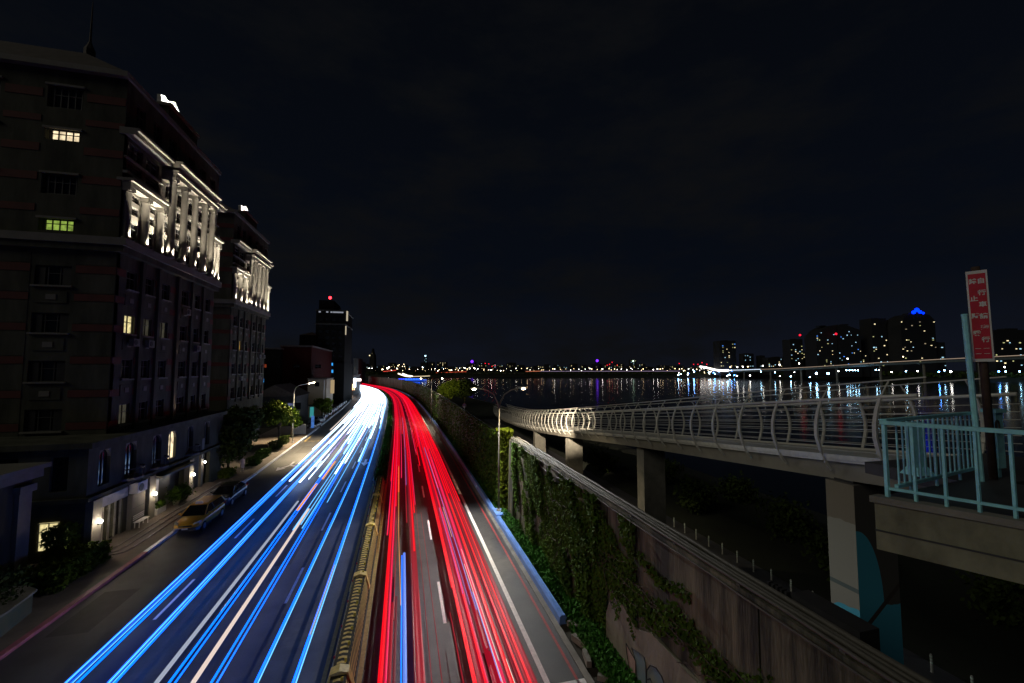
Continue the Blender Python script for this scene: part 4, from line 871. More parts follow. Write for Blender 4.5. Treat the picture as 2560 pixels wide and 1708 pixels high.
P('patch_panel', MB().prism([(-2, .05), (16.5, .05), (17.0, .4), (16.96, 1.62), (16.7, 2.15), (16.24, 2.7), (15.54, 2.67), (14.6, 2.3), (13.6, 2.75), (11.2, 2.73), (-2, 2.8)], WX-.10, WX+.02, 'x'), M('repair_render', (.13, .12, .085), .8, 0, 0, .9, .3, 8, col2=(.27, .25, .18), stretch=(1, 1, .5)), fw, label='pale rendered patch with graffiti')
# graffiti: loops and blocks outlined in black on the pale patch
m_gk = M('graffiti_black', (.02, .02, .025), .6); m_gg = M('graffiti_grey', (.20, .22, .17), .7, 0, 0, 1.5, col2=(.12, .20, .25)); m_gp = M('graffiti_pink', (.36, .25, .22), .7)
def gpoly(pts, m, d=.103): P('graffiti', MB().prism(pts, WX-d-.004, WX-d+.002, 'x'), m, fw)
def gline(pts): P('graffiti', MB().tube([(WX-.112, y, z) for y, z in pts], .022, 5), m_gk, fw)
shp = [(m_gp, [(15.3, 1.38), (15.24, 1.08), (14.9, .1), (14.68, .1), (14.6, 1.18)]), (m_gg, [(14.88, 1.47), (14.6, 1.18), (14.5, .1), (13.92, .1), (13.92, 1.44), (14.02, 1.67), (14.43, 1.6)])]
for m, p in shp: gpoly(p, m); gline(p+[p[0]])
arc = [(13.9, .1), (13.9, .9), (13.87, 1.34), (13.63, 1.67), (13.29, 1.8), (12.98, 1.75), (12.75, 1.5), (12.65, .1)]; gpoly(arc, m_gg); gline(arc)
gline([(13.84, 1.05), (13.65, 1.21), (13.5, 1.1), (13.42, .6)])
arc = [(12.0+.45*math.cos(t_), .1+1.3*math.sin(t_)) for t_ in np.linspace(0, math.pi, 12)]; gpoly(arc, m_gp); gline(arc)
# pipes and cables on top of the wall
m_pipe = M('conduit', (.085, .078, .062), .6, .1, .2, 3)
for k, (o, z, r) in enumerate(((WX+.02, .20, .05), (WX+.16, .22, .06), (WX+.32, .20, .045), (WX+.46, .24, .07), (WX-.10, -.02, .03))):
    P('conduit', MB().tube([R(y, o+.02*math.sin(y*.9+k), WH+z+.012*math.sin(y*1.7+k*2)) for y in ys(-5, 33.4, 1.2)], r, 6), m_pipe, fw, True)
for y in np.arange(-4, 33, 2.7): P('pipe_clamp', rsweep([(WX-.03, WH+.12), (WX+.58, WH+.12), (WX+.58, WH+.17), (WX-.03, WH+.17)], y, y+.12, .12), m_pipe, fw)
P('sagging_cable', MB().tube([R(y, WX-.06-.02*math.sin((y-21)*.5), WH+.1-.55*math.sin(math.pi*(y-20.5)/7.5)) for y in np.linspace(20.5, 28, 14)], .03, 6), m_pipe, fw)
P('cable_pipe', MB().tube([R(y, 8.35, WH+.06) for y in ys(35.5, 200, 4)], .05, 6), m_pipe, fw)
jb = thing('junction_box', 'dark ribbed cable box on top of the flood wall beside the near bridge pier', 'junction box', R(8.4, WX+.9, WH))
P('housing', MB().box(WX+.62, WX+1.15, 7.0, 8.6, WH-.5, WH+.35), m_dark, jb)
for k in range(5): P('cooling_rib', MB().box(WX+.60, WX+.75, 8.7+.13*k, 8.76+.13*k, WH-.2, WH+.3), m_dark, jb)

# ivy: leaves hang over the wall and its foot
def wobble(y, z): return math.sin(y*1.1+z*.7)+math.sin(y*2.7-z*1.9+1)+.7*math.sin(y*.43+2)+.5*math.sin(z*3.1+y*.9)
rv = random.Random(21); pts = []
while len(pts) < 26000:                                         # dense curtain on the far wall
    y = 35.3+190*rv.random()**2.4; z = rv.uniform(.2, WH+.15)
    if wobble(y*.7, z) < -1.6-(y < 60)*1.2: continue
    pts.append(R(y, 8.14-rv.random()**2*.3, z))
leaves('ivy', pts, .12, m_leaf, fw, 'stuff', (-1, -.2, .35))
pts = []
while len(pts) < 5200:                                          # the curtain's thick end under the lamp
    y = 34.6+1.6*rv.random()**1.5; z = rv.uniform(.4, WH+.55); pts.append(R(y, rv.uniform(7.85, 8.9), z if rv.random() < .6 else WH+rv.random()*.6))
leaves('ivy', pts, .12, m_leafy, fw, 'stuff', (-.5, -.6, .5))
pts = []
while len(pts) < 26000:                                         # patches on the near wall
    y = rv.uniform(5, 32.2); z = rv.uniform(.1, WH); v = wobble(y, z*.8)
    if y > 26: lim = .9 if z < 3.8 else -.2
    elif y > 17: lim = -1.7 if z < 5.4 else .2
    elif y > 14.6 and z > 2.3+.5*math.sin(y*5): lim = -1.2 if z < 4.6 else 1.2
    else:                                                       # trailing strands that slope along the wall
        z1, z2 = 3.55+.25*math.sin(y*1.7)+.05*(14-y), 4.85+.12*math.sin(y*2.3)
        near = min(abs(z-z1)/(.16+.5*rv.random()), (abs(z-z2)/(.08+.16*rv.random())) if 11.5 < y < 14.5 else 9)
        if near > 1: continue
        lim = -9
    if 27.5 < y < 30.8 and z < 3.6 and v < 1.4: continue
    if v < lim: continue
    pts.append(R(y, WX-.03-rv.random()**2*.14, z))
leaves('ivy', pts, .075, M('ivy_leaf', (.022, .042, .004), .8, 0, 0, 1.2, col2=(.065, .12, .010), spec=.1), fw, 'stuff', (-1, -.2, .35))
pts = []
while len(pts) < 9000:                                          # thicker hanging mats towards the far end of the near wall
    y = rv.uniform(17.5, 32.2); z = rv.uniform(.6, WH+.05); v = wobble(y*.8+2, z*.5)
    if v < .35 or (27.5 < y < 30.8 and z < 3.6): continue
    pts.append(R(y, WX-.06-rv.random()*.3, z))
leaves('ivy', pts, .10, m_leaf, fw, 'stuff', (-1, -.1, .2))
g = MB()
for k in range(46):                                             # bare vine stems
    y = rv.uniform(5, 32); z = rv.uniform(2.9, 4.4) if y < 16 else rv.uniform(1.5, 4.8); sl_ = rv.uniform(-.3, .05) if y < 16 else rv.uniform(-2, 2)
    p = [R(y+t_*rv.uniform(.8, 1.2), WX-.13, max(.2, min(WH, z+sl_*t_+.08*math.sin(5*t_+k)))) for t_ in np.linspace(0, 2.6, 8)]
    g.tube(p, .018, 4)
tag(P('vine_stem', g, m_bark, fw), kind='stuff')
pts = []
while len(pts) < 30000:                                         # weeds and shrubs between kerb and wall
    y = 12+70*rv.random()**1.7; o = rv.uniform(KR+.3, 8.45 if y < 33 else 8.1); t_ = (o-KR)/1.3
    if y < 20 and rv.random() < .25: continue
    hgt = (.12+.72*t_*(.6+.4*math.sin(y*.8)+.25*math.sin(y*2.3))) if y > 17 else .35+.3*t_
    pts.append(R(y, o, .06+max(.1, hgt)*rv.random()**.6))
tag(leaves('verge_weeds', pts, .085, m_weed, None, 'stuff'), 'green weeds and shrubs growing between kerb and flood wall', 'weeds')
pts = []
for _ in range(4000):
    y = 80+180*rv.random(); pts.append(R(y, rv.uniform(KR+.4, 8.0), .06+.9*rv.random()))
tag(leaves('verge_shrubs', pts, .22, m_leafd, None, 'stuff'), 'dark shrubs along the far foot of the flood wall', 'shrubs')

# ------------------------------------------------------------------ double arm lamps on the right verge
m_lpole = M('lamp_pole_paint', (.13, .12, .10), .6, .2)
def double_lamp(label, X, Y, Ht, on, arm=2.0, e=1.):
    T = thing('double_street_lamp', label, 'street lamp', (X, Y, 0), 0, 'double arm lamps on the right verge')
    P('base', MB().lathe([(.2, .0), (.2, .55), (.11, .7)], X, Y, 10), m_steel, T)
    P('pole', MB().tube([(X, Y, .5), (X, Y, Ht-1.6)], .08, 8, rs=[.085, .06]), m_lpole, T, True)
    for s, lit in zip((-1, 1), on):
        pts = [(X, Y, Ht-1.7), (X+s*.12, Y, Ht-1.1), (X+s*.45, Y, Ht-.5), (X+s*1.0, Y, Ht-.15), (X+s*(arm-.35), Y, Ht+.02)]
        P('arm', MB().tube(pts, .05, 8, rs=[.055, .05, .045, .04, .035]), m_lpole, T, True)
        a0, a1 = X+s*(arm-.4), X+s*(arm+.35); lo, hi = min(a0, a1), max(a0, a1)
        P('lamp_head', MB().hexa([(lo, Y-.13, Ht-.03), (hi, Y-.13, Ht-.03), (hi, Y+.13, Ht-.03), (lo, Y+.13, Ht-.03)], [(lo+.05, Y-.08, Ht+.1), (hi-.05, Y-.08, Ht+.1), (hi-.05, Y+.08, Ht+.1), (lo+.05, Y+.08, Ht+.1)]), m_steel, T)
        P('lens', MB().sphere(((lo+hi)/2+s*.08, Y, Ht-.03), .17, 12, 6, .55), m_lampw if lit else m_glass, T, True)
    return T
L1 = double_lamp('near double arm street lamp above the ivy wall, its left head lit as an addition', 7.55, 33.9, 10.25, (True, True))
light('lamp_light', (5.5, 33.9, 10.0), 5600, (.98, .97, .95), 'SPOT', (3.6, 26.5, 0), 124, .12, .5, L1)  # left head is lit as an addition, to brighten road, divider and kerb
light('lamp_light', (9.5, 33.9, 10.0), 3000, (1, .82, .5), 'SPOT', (10.2, 34.6, 0), 125, .12, .6, L1)
light('lamp_light', (9.6, 34.0, 10.0), 60000, (1, .83, .6), 'SPOT', (18.8, 50, 6.2), 38, .1, .7, L1)  # extra narrow beam added at the right head to brighten the footbridge
L2 = double_lamp('far double arm street lamp with two lit heads over the red trails', 6.1, 97, 9.7, (True, True), 2.3)
light('lamp_light', (8.4, 97, 9.4), 3000, (1, .85, .6), 'SPOT', (8.8, 96, 0), 140, .12, .6, L2); light('lamp_light', (8.4, 97.3, 9.5), 8000, (1, .85, .5), 'SPOT', (11.8, 119, 6.2), 34, .12, .6, L2); light('lamp_light', (3.8, 97, 9.4), 1500, (1, .85, .6), 'SPOT', (3.6, 96, 0), 130, .12, .6, L2)
dl = thing('path_lamp', 'small round mirror on a post behind the wall beside the footbridge', 'mirror', (15, 75, -2.5)); p = at_y(1161, 1014, 60)
dl.location = (p.x, p.y, -2.5); P('disc', MB().tube([(p.x, p.y-.03, p.z), (p.x, p.y+.03, p.z)], .32, 16), m_steel, dl); P('post', MB().tube([(p.x, p.y, -2.5), (p.x, p.y, p.z)], .05, 6), m_steel, dl)

# ------------------------------------------------------------------ cycle footbridge
BY = np.array([2., 11, 28, 46, 62, 78, 95, 115]); BX = np.array([13.6, 14.1, 16.5, 17.9, 19.4, 20.7, 22.2, 24.]); BZ = np.array([9.45, 8.45, 6.45, 4.35, 2.6, 1.2, .2, -.6])
_by = np.linspace(2, 115, 400); _k2 = np.hanning(41); _k2 /= _k2.sum()
_bx = np.convolve(np.pad(np.interp(_by, BY, BX), 20, 'edge'), _k2, 'valid'); _bz = np.convolve(np.pad(np.interp(_by, BY, BZ), 20, 'edge'), _k2, 'valid'); _bd = np.gradient(_bx, _by)
def Bp(Y, o, z):                                     # o to the right of the bridge's left edge, z above the girder's underside
    x = float(np.interp(Y, _by, _bx)); d = float(np.interp(Y, _by, _bd)); n = math.hypot(1, d)
    return (x+o/n, Y-o*d/n, float(np.interp(Y, _by, _bz))+z)
def bsweep(poly, a, b_, step=1.5):
    mb = MB(); Y = ys(a, b_, step); m = len(poly)
    for y in Y: mb.v += [Bp(y, o, z) for o, z in poly]
    for i in range(len(Y)-1):
        for j in range(m): mb.f.append((i*m+j, i*m+(j+1)%m, (i+1)*m+(j+1)%m, (i+1)*m+j))
    mb.f.append(tuple(range(m))); mb.f.append(tuple((len(Y)-1)*m+j for j in range(m))[::-1]); return mb
fb = thing('cycle_footbridge', 'long pale cycle footbridge with curved ribs descending behind the flood wall', 'footbridge', (16.5, 30, -2.5))
BWD = 3.0; y0b, y1b = 8.6, 112
for a in np.arange(y0b, y1b, 17.3): P('girder', bsweep([(.25, -.3), (BWD-.25, -.3), (BWD-.05, .33), (.05, .33)], a, min(a+17.25, y1b)), m_bridge if False else M('girder_paint', (.30, .28, .24), .6, 0, .15, 1) if a == y0b else bpy.data.materials['girder_paint'], fb)
P('deck', bsweep([(-.1, .331), (BWD+.1, .331), (BWD+.1, .5), (-.1, .5)], y0b, y1b), m_bridge, fb)
P('fascia', bsweep([(-.16, .42), (-.101, .42), (-.101, .57), (-.16, .57)], y0b, y1b), m_bridge, fb); P('fascia', bsweep([(BWD+.101, .42), (BWD+.16, .42), (BWD+.16, .57), (BWD+.101, .57)], y0b, y1b), m_bridge, fb)
for s, base in ((-1, -.16), (1, BWD+.16)):
    for y in np.arange(9.6, y1b-2, 2.0):
        prof = [(.16, .02), (-.05, .30), (-.24, .72), (-.36, 1.2), (-.36, 1.6), (-.27, 2.0), (-.12, 2.38)]
        pts = [Bp(y, base-s*o if s > 0 else base+o, z) for o, z in prof]
        P('rib', MB().tube(pts, .05, 4, 1.2, 1.9, rs=[.022, .034, .042, .042, .04, .036, .03]), m_bridge, fb)
        tp = [Bp(y, base-s*o if s > 0 else base+o, z) for o, z in ((-.12, 2.38), (.22, 2.88))]
        P('strut', MB().tube(tp, .022, 5), m_bridge, fb)
    P('main_rail', MB().tube([Bp(y, base+s*(-.12)*-1 if s > 0 else base-.12, 2.40) for y in ys(y0b, y1b, 2)], .058, 8), m_bridge, fb, True)
    P('top_rail', MB().tube([Bp(y, base-s*.22 if s > 0 else base+.22, 2.9) for y in ys(y0b, y1b, 2)], .022, 6), m_bridge, fb, True)
    for k in range(7):
        z = .74+.23*k; o = -.30 if .9 < z < 1.9 else -.22
        P('wire_rail', MB().tube([Bp(y, (base+.26) if s < 0 else base-.26, z) if False else Bp(y, base+(s*(.2)), z) for y in ys(y0b, y1b, 2)], .012, 5), m_bridge, fb)
# piers; the near one has blue and pale zones with curved edges
def pier_zones(name):
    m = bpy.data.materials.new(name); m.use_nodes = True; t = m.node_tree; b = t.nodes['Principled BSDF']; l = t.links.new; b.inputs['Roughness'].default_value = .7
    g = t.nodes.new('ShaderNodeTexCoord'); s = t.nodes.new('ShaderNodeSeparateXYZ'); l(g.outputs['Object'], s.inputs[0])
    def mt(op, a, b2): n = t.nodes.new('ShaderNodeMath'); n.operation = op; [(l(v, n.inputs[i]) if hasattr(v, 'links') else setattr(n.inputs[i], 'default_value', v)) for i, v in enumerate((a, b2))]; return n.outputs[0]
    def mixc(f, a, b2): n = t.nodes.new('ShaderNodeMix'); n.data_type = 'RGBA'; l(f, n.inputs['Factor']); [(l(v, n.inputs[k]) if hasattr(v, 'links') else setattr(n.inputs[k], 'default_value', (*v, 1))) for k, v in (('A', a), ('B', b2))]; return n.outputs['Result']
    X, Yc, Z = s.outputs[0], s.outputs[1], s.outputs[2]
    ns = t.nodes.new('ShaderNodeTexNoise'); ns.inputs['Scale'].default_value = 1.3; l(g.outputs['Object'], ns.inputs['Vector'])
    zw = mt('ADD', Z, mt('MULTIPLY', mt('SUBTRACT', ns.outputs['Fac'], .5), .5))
    # pale zone below a soft edge, blue below that, blue sweep on the darker broad face
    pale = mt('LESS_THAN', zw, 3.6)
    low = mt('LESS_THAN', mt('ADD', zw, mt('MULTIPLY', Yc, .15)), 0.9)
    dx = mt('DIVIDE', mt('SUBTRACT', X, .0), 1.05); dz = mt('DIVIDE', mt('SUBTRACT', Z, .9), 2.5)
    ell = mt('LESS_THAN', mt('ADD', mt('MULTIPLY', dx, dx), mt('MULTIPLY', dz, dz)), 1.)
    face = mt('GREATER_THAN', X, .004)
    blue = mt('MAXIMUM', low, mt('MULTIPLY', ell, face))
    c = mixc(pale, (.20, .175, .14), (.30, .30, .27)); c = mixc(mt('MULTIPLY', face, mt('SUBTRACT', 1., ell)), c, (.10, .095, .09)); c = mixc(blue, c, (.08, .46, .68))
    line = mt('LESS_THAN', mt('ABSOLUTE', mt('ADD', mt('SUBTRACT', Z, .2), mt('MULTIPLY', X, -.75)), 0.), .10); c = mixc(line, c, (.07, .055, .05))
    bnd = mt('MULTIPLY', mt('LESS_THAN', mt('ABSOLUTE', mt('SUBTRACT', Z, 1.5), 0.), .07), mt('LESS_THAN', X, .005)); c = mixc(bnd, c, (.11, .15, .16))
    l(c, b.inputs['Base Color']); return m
m_pier = pier_zones('pier_blue_zones')
for k, (x, y) in enumerate(((14.25, 10.9), (17.15, 28.2), (18.5, 46.3), (20, 64.))):
    z1 = float(np.interp(y+.45, _by, _bz))-.36; 
    T = thing('bridge_pier', ('near bridge pier with blue and pale curved zones', 'second bridge pier from the platform, behind the flood wall', 'third bridge pier from the platform, a plain grey slab', 'fourth bridge pier, low and mostly hidden by ivy')[k], 'pier', (x, y, 3.2), 0, 'piers of the cycle footbridge')
    P('shaft', MB().box(0, 1.75, 0, .95, -5.7, z1-3.2-.001), m_pier if k < 1 else m_conc, T, False, True)
    P('bearing', MB().box(.2, 1.5, .15, .8, z1-3.2-.02, z1-3.2+.07), m_dark, T, False, True)
# reflector posts along the riverside path
m_post = M('post_plastic', (.35, .36, .34), .5); m_band = M('reflective_band', (.55, .70, .62), .25)
tp = thing('path_post', 'slim reflector post in the row along the dark riverside path', 'post', (24.5, 14, -2.5), 0, 'reflector posts along the riverside path')
P('stem', MB().lathe([(.07, 0), (.055, .06), (.05, .8), (.03, .84)], 0, 0, 8), m_post, tp, False, True)
for z in (.42, .56, .70): P('band', MB().lathe([(.056, z), (.056, z+.07)], 0, 0, 8), m_band, tp, False, True)
for k in range(1, 16): c = copy_tree(tp); c.location = (24.5-.03*k, 14+1.5*k-.02*k, -2.5)
struct('riverside_path', MB().strip([(22.0, y, -2.496) for y in (-20, 60, 120)], [(25.2, y, -2.496) for y in (-20, 60, 120)]), m_asph)
# bushes and trees on the river side
for k, (x, y, r) in enumerate(((30, 24, 2.0), (33, 31, 2.6), (29, 38, 2.2), (34, 17, 2.2), (31, 47, 2.6), (27, 56, 2.4), (36, 40, 2.4))):
    T = thing('bush', 'dark bush in the mass beyond the riverside path', 'bush', (x, y, -2.5), 0, 'dark bushes beyond the riverside path')
    P('stem', MB().tube([(x, y, -2.55), (x, y, -1)], .12, 6), m_bark, T)
    leaves('foliage', np.concatenate([RNG.normal(size=(260, 3))*(.42, .42, .3)*r/1.6+(bx, by, max(-1.8, bz)) for bx, by, bz, _ in blobs((x, y, -1.1), r, 6)]), .2, m_leafd, T)
tree('yellow green tree lit from behind above the far ivy wall', (12.3, 120, -2.5), 0, blobs((12., 120, 6.2), 3.4, 14), m_leafy, 3800, .34, name='riverside_tree', trunk=.22)
tree('dark tree right of the lit tree beside the river', (17, 122, -2.5), 0, blobs((16.8, 122, 6.4), 3.8, 13), m_leafd, 2800, .34, name='riverside_tree', trunk=.22)

# ------------------------------------------------------------------ landing platform, railing, sign
DZ = 9.42
PC = Vector((9.1, 6.35)); PD = Vector((.46, -.89)).normalized(); PN = Vector((1, .14)).normalized()
pt = thing('landing_platform', 'concrete landing platform on the right carrying the pale blue railing', 'platform', (11, 4, 8))
def quad(o, a, b_, c, d): return [PC+PD*a+PN*c, PC+PD*b_+PN*c, PC+PD*b_+PN*d, PC+PD*a+PN*d]
qq = quad(0, -.12, 9, -.12, 3.6)
P('beam', MB().prism([tuple(v) for v in qq], DZ-1.05, DZ-.16, 'z'), m_beam, pt); pass
P('kerb', MB().prism([tuple(v) for v in quad(0, -.17, 9, -.17, .12)], DZ-.16, DZ-.04, 'z'), m_conc, pt)
P('deck', MB().prism([tuple(v) for v in quad(0, -.10, 9, .121, 3.6)], DZ-.16, DZ-.06, 'z'), m_asph, pt)
P('groove', MB().prism([tuple(v) for v in quad(0, -.13, 9, -.135, -.119)], DZ-.70, DZ-.67, 'z'), m_frame, pt)
P('connecting_slab', MB().box(12.2, 17.2, 6.6, 9.0, DZ-.4, DZ-.1), m_asph, pt)
rl = thing('platform_railing', 'pale blue steel railing with widely spaced bars along the platform edge', 'railing', (PC.x, PC.y, DZ))
def r3(v, z): return (v.x, v.y, z)
RH = 1.38
P('top_rail', MB().tube([r3(PC-PD*.03, DZ+RH), r3(PC+PD*6, DZ+RH)], .065, 4, 1., .8), m_rail, rl); P('bottom_rail', MB().tube([r3(PC, DZ+.12), r3(PC+PD*6, DZ+.12)], .035, 4), m_rail, rl)
for k in range(15):
    v = PC+PD*(.03+.40*k); P('baluster', MB().tube([r3(v, DZ-.04), r3(v, DZ+RH)], .030 if k % 5 else .042, 4), m_rail, rl)
r2 = thing('side_railing', 'pale blue railing with close bars running back from the platform corner', 'railing', (PC.x+1.5, PC.y, DZ)); Q0 = PC+PD*.12+PN*.1; Q1 = Vector((12.7, 6.95))
P('top_rail', MB().tube([r3(PC+PN*.05, DZ+RH+.03), r3(Q1, DZ+RH+.03)], .07, 4, 1.1, .6), m_rail, r2); P('bottom_rail', MB().tube([r3(Q0, DZ+.16), r3(Q1, DZ+.16)], .045, 4), m_rail, r2)
for k in range(16):
    v = Q0.lerp(Q1, (k+.5)/16); P('baluster', MB().tube([r3(v, DZ-.02 if k % 5 == 2 else DZ+.16), r3(v, DZ+RH)], .017 if k % 5 != 2 else .028, 4), m_rail, r2)
gp = thing('gate_post', 'wide pale blue gate post with pointed foot behind the side railing', 'gate post', (11.9, 7.6, DZ)); P('post', MB().box(11.75, 12.1, 7.5, 7.7, DZ-.06, DZ+1.15), m_rail, gp); P('foot', MB().hexa([(11.65, 7.4, DZ-.08), (12.2, 7.4, DZ-.08), (12.2, 7.8, DZ-.08), (11.65, 7.8, DZ-.08)], [(11.75, 7.48, DZ+.1), (12.1, 7.48, DZ+.1), (12.1, 7.7, DZ+.1), (11.75, 7.7, DZ+.1)]), m_rail, gp)
pl = thing('tall_post', 'tall slim pale blue post left of the red sign', 'post', (12.46, 6.72, DZ)); P('pole', MB().tube([(12.46, 6.72, DZ-.1), (12.67, 6.93, 13.08)], .055, 8), m_rail, pl)
P('cap', MB().tube([(12.67, 6.93, 13.08), (12.672, 6.932, 13.12)], .06, 8), m_rail, pl)
bx_ = thing('control_box', 'pale blue control cabinet with a padlock ring behind the sign post', 'cabinet', (13.55, 7, DZ)); P('housing', MB().box(13.42, 13.66, 6.9, 7.1, DZ+.12, DZ+1.4), m_rail, bx_); P('lid', MB().box(13.36, 13.72, 6.86, 7.14, DZ+1.4, DZ+1.48), m_rail, bx_); P('leg', MB().box(13.5, 13.58, 6.95, 7.05, DZ-.12, DZ+.12), m_rail, bx_)
P('ring', MB().tube([(13.36+.06*math.sin(t_), 6.85, DZ+1.1+.13*math.cos(t_)) for t_ in np.linspace(0, 6.283, 16)], .02, 5), m_dark, bx_)
sn = thing('notice_sign', 'red and white vertical notice sign on a rusty post at the platform', 'sign', (13.0, 6.75, DZ), 0)
m_rust = M('rusty_post', (.06, .035, .025), .8, 0, .4, 6); sb, st_ = Vector((13.2, 6.9, DZ-.1)), Vector((12.86, 6.78, DZ+4.8))
P('post', MB().tube([tuple(sb), tuple(st_)], .075, 8), m_rust, sn, True)
ax = (st_-sb).normalized(); nrm = Vector((-.86, -.5, 0)).normalized(); side = ax.cross(nrm).normalized(); nrm = side.cross(ax)
side = -side if side.x < 0 else side
oc = sb.lerp(st_, .765)+nrm*.10
def spl(name, a0, a1, b0, b1, d0, d1, m, par=sn):
    c = [oc+side*x+ax*z for x, z in ((a0, b0), (a1, b0), (a1, b1), (a0, b1))]
    return P(name, MB().hexa([tuple(v+nrm*d0) for v in c], [tuple(v+nrm*d1) for v in c]), m, par)
SW, SHH = .168, 1.05
spl('board', -SW, SW, -SHH, SHH, 0, .03, m_white); pnl = spl('red_panel', -SW+.03, SW-.03, -SHH+.07, SHH-.07, .031, .036, M('sign_red', (.55, .02, .05), .5, 0, .1, 4))
for z in (.35, -.35): spl('clamp', -.1, .1, z-.03, z+.03, -.09, -.001, m_steel)
for ci, (txt, x) in enumerate((('禁\n止\n騎\n乘', -.068), ('自\n行\n車\n請\n牽\n行', .062))):
    for i, ch in enumerate(txt.split('\n')):
        cu = bpy.data.curves.new('lettering', 'FONT'); cu.body = ch; cu.size = .13; cu.align_x = 'CENTER'; cu.align_y = 'CENTER'; cu.offset = .004
        o = bpy.data.objects.new('lettering', cu); COL.objects.link(o); cu.materials.append(m_white)
        zz = .80-i*((.40) if ci == 0 else .27); p = oc+side*x+ax*zz+nrm*.039
        o.matrix_world = Matrix(((side.x, ax.x, nrm.x, p.x), (side.y, ax.y, nrm.y, p.y), (side.z, ax.z, nrm.z, p.z), (0, 0, 0, 1)))
        dg = bpy.context.evaluated_depsgraph_get(); me = bpy.data.meshes.new_from_object(o.evaluated_get(dg)); mw = o.matrix_world.copy()
        bpy.data.objects.remove(o); me.transform(mw)
        if len(me.vertices): link('lettering', me, m_white, sn)
for r_ in range(2):
    for x in (-.068, .062): spl('lettering', x-.045, x+.045, -.84-.12*r_+.09, -.84-.12*r_+.10, .0365, .039, m_white)
# handrail of the overpass the picture was taken from
ov = thing('overpass', 'blue grey handrail and deck of the overpass in the bottom right corner', 'overpass', (0, 0, DZ-1))
P('handrail', MB().tube([(-22, 1.09, EYE-1.22), (9.0, 1.09, EYE-1.22)], .04, 8), m_rail, ov); P('deck', MB().box(-22, 11.5, -3.2, .9, DZ-.6, DZ-.1), m_conc, ov)
for x in np.arange(-21, 9, 1.5): ub('post', x-.03, x+.03, 1.02, 1.08, DZ-.35, EYE-1.24, m_rail, ov)

# ------------------------------------------------------------------ the far bank: towers, lights, bridge
m_tow = M('tower_concrete', (.012, .0125, .014), .8, 0, .2, .02)
WE = {'w': EM('far_window_warm', (1, .82, .45), 1.6), 'c': EM('far_window_cool', (.45, .8, 1), 1.3), 'b': EM('far_window_blue', (.08, .3, 1), 1.5), 'y': EM('far_window_yellow', (.7, .7, .3), .9), 'd': EM('far_window_dim', (.8, .65, .4), .45)}
rw = random.Random(77)
def tower(name, label, px0, px1, pytop, d, nwin, shape='flat', group=None, winpx=(3.2, 2.4), cols='wwccbyd', base=930):
    p0, p1 = far(px0, pytop, d), far(px1, pytop, d); zt = p0.z; rt_ = Vector(RT); dep = Vector((FW[0], FW[1], 0)).normalized()*min(25., (p1-p0).length)
    T = thing(name, label, 'building', ((p0.x+p1.x)/2, (p0.y+p1.y)/2, 0), 0, group)
    wd = (p1-p0).length; A = Vector((p0.x, p0.y, 0)); 
    def prism(name, poly, m=m_tow, d0=0., d1=1.):       # polygon in (along, z)
        f = [A+rt_*a+Vector((0, 0, z))+dep*d0 for a, z in poly]; b_ = [A+rt_*a+Vector((0, 0, z))+dep*d1 for a, z in poly]
        mb = MB(); n = len(poly); mb.v = [tuple(v) for v in f+b_]; mb.f = [tuple(range(n)), tuple(range(2*n-1, n-1, -1))]+[(i, (i+1) % n, n+(i+1) % n, n+i) for i in range(n)]
        return P(name, mb, m, T)
    h = zt
    if shape == 'flat': prism('wall', [(0, 0), (wd, 0), (wd, h), (0, h)])
    elif shape == 'slopeL': prism('wall', [(0, 0), (wd, 0), (wd, h), (wd*.62, h), (wd*.3, h*.93), (0, h*.80)])
    elif shape == 'slopeR': prism('wall', [(0, 0), (wd, 0), (wd, h*.9), (wd*.35, h), (0, h)])
    elif shape == 'dome': prism('wall', [(0, 0), (wd, 0), (wd, h*.9), (wd*.85, h*.985), (wd*.72, h), (wd*.3, h), (wd*.12, h*.95), (0, h*.82)])
    elif shape == 'taper': prism('wall', [(0, 0), (wd, 0), (wd*.85, h*.7), (wd*.62, h*.85), (wd*.52, h), (wd*.48, h), (wd*.38, h*.85), (wd*.15, h*.7)])
    prism('parapet', [(wd*.35, h), (wd*.62, h), (wd*.62, h+wd*.04), (wd*.35, h+wd*.04)], d0=.2, d1=.6)
    u = d/FPX; seen = set()
    for _ in range(int(nwin*.6)):
        nc = max(2, int((px1-px0)/5)); nr = max(2, int((base-pytop)/5.5)); c, r_ = rw.randrange(nc), rw.randrange(nr)
        if (c, r_) in seen: continue
        seen.add((c, r_)); a = wd*(c+.5)/nc; z = h*(1-.10)-(h*.9-max(0, EYE+2))*(r_)/nr if h > EYE else h*.8
        ww, hh = winpx[0]*u*rw.uniform(.35, .75), winpx[1]*u*rw.uniform(.4, .75)
        if z > h*.88 and shape != 'flat': z = h*.8
        f = [A+rt_*(a+sx*ww/2)+Vector((0, 0, z+sz*hh/2)) for sx, sz in ((-1, -1), (1, -1), (1, 1), (-1, 1))]
        P('window', MB().hexa([tuple(v-dep.normalized()*.05) for v in f], [tuple(v-dep.normalized()*.4) for v in f]), WE[rw.choice(cols)], T)
    T['w'] = 0; del T['w']; return T, A, rt_, wd, h
def beacon(T, px, py, d, r, m, name='beacon'):
    p = far(px, py, d); P(name, MB().sphere(p, r, 8, 5), m, T, True); P('mast', MB().tube([tuple(p), (p.x, p.y, p.z-r*4)], r*.15, 5), m_dark, T)
E_R, E_B, E_P, E_C = EM('beacon_red_far', (1, .01, .03), 2.5), EM('beacon_blue', (.0, .02, 1), 4), EM('beacon_purple', (.16, .02, 1), 3), EM('beacon_cool', (.5, .85, 1), 6)
D = 620
tower('tower_block', 'lone dark tower left of the bridge end on the far right bank', 1799, 1839, 852, 760, 34, cols='wwcyyb')[0]
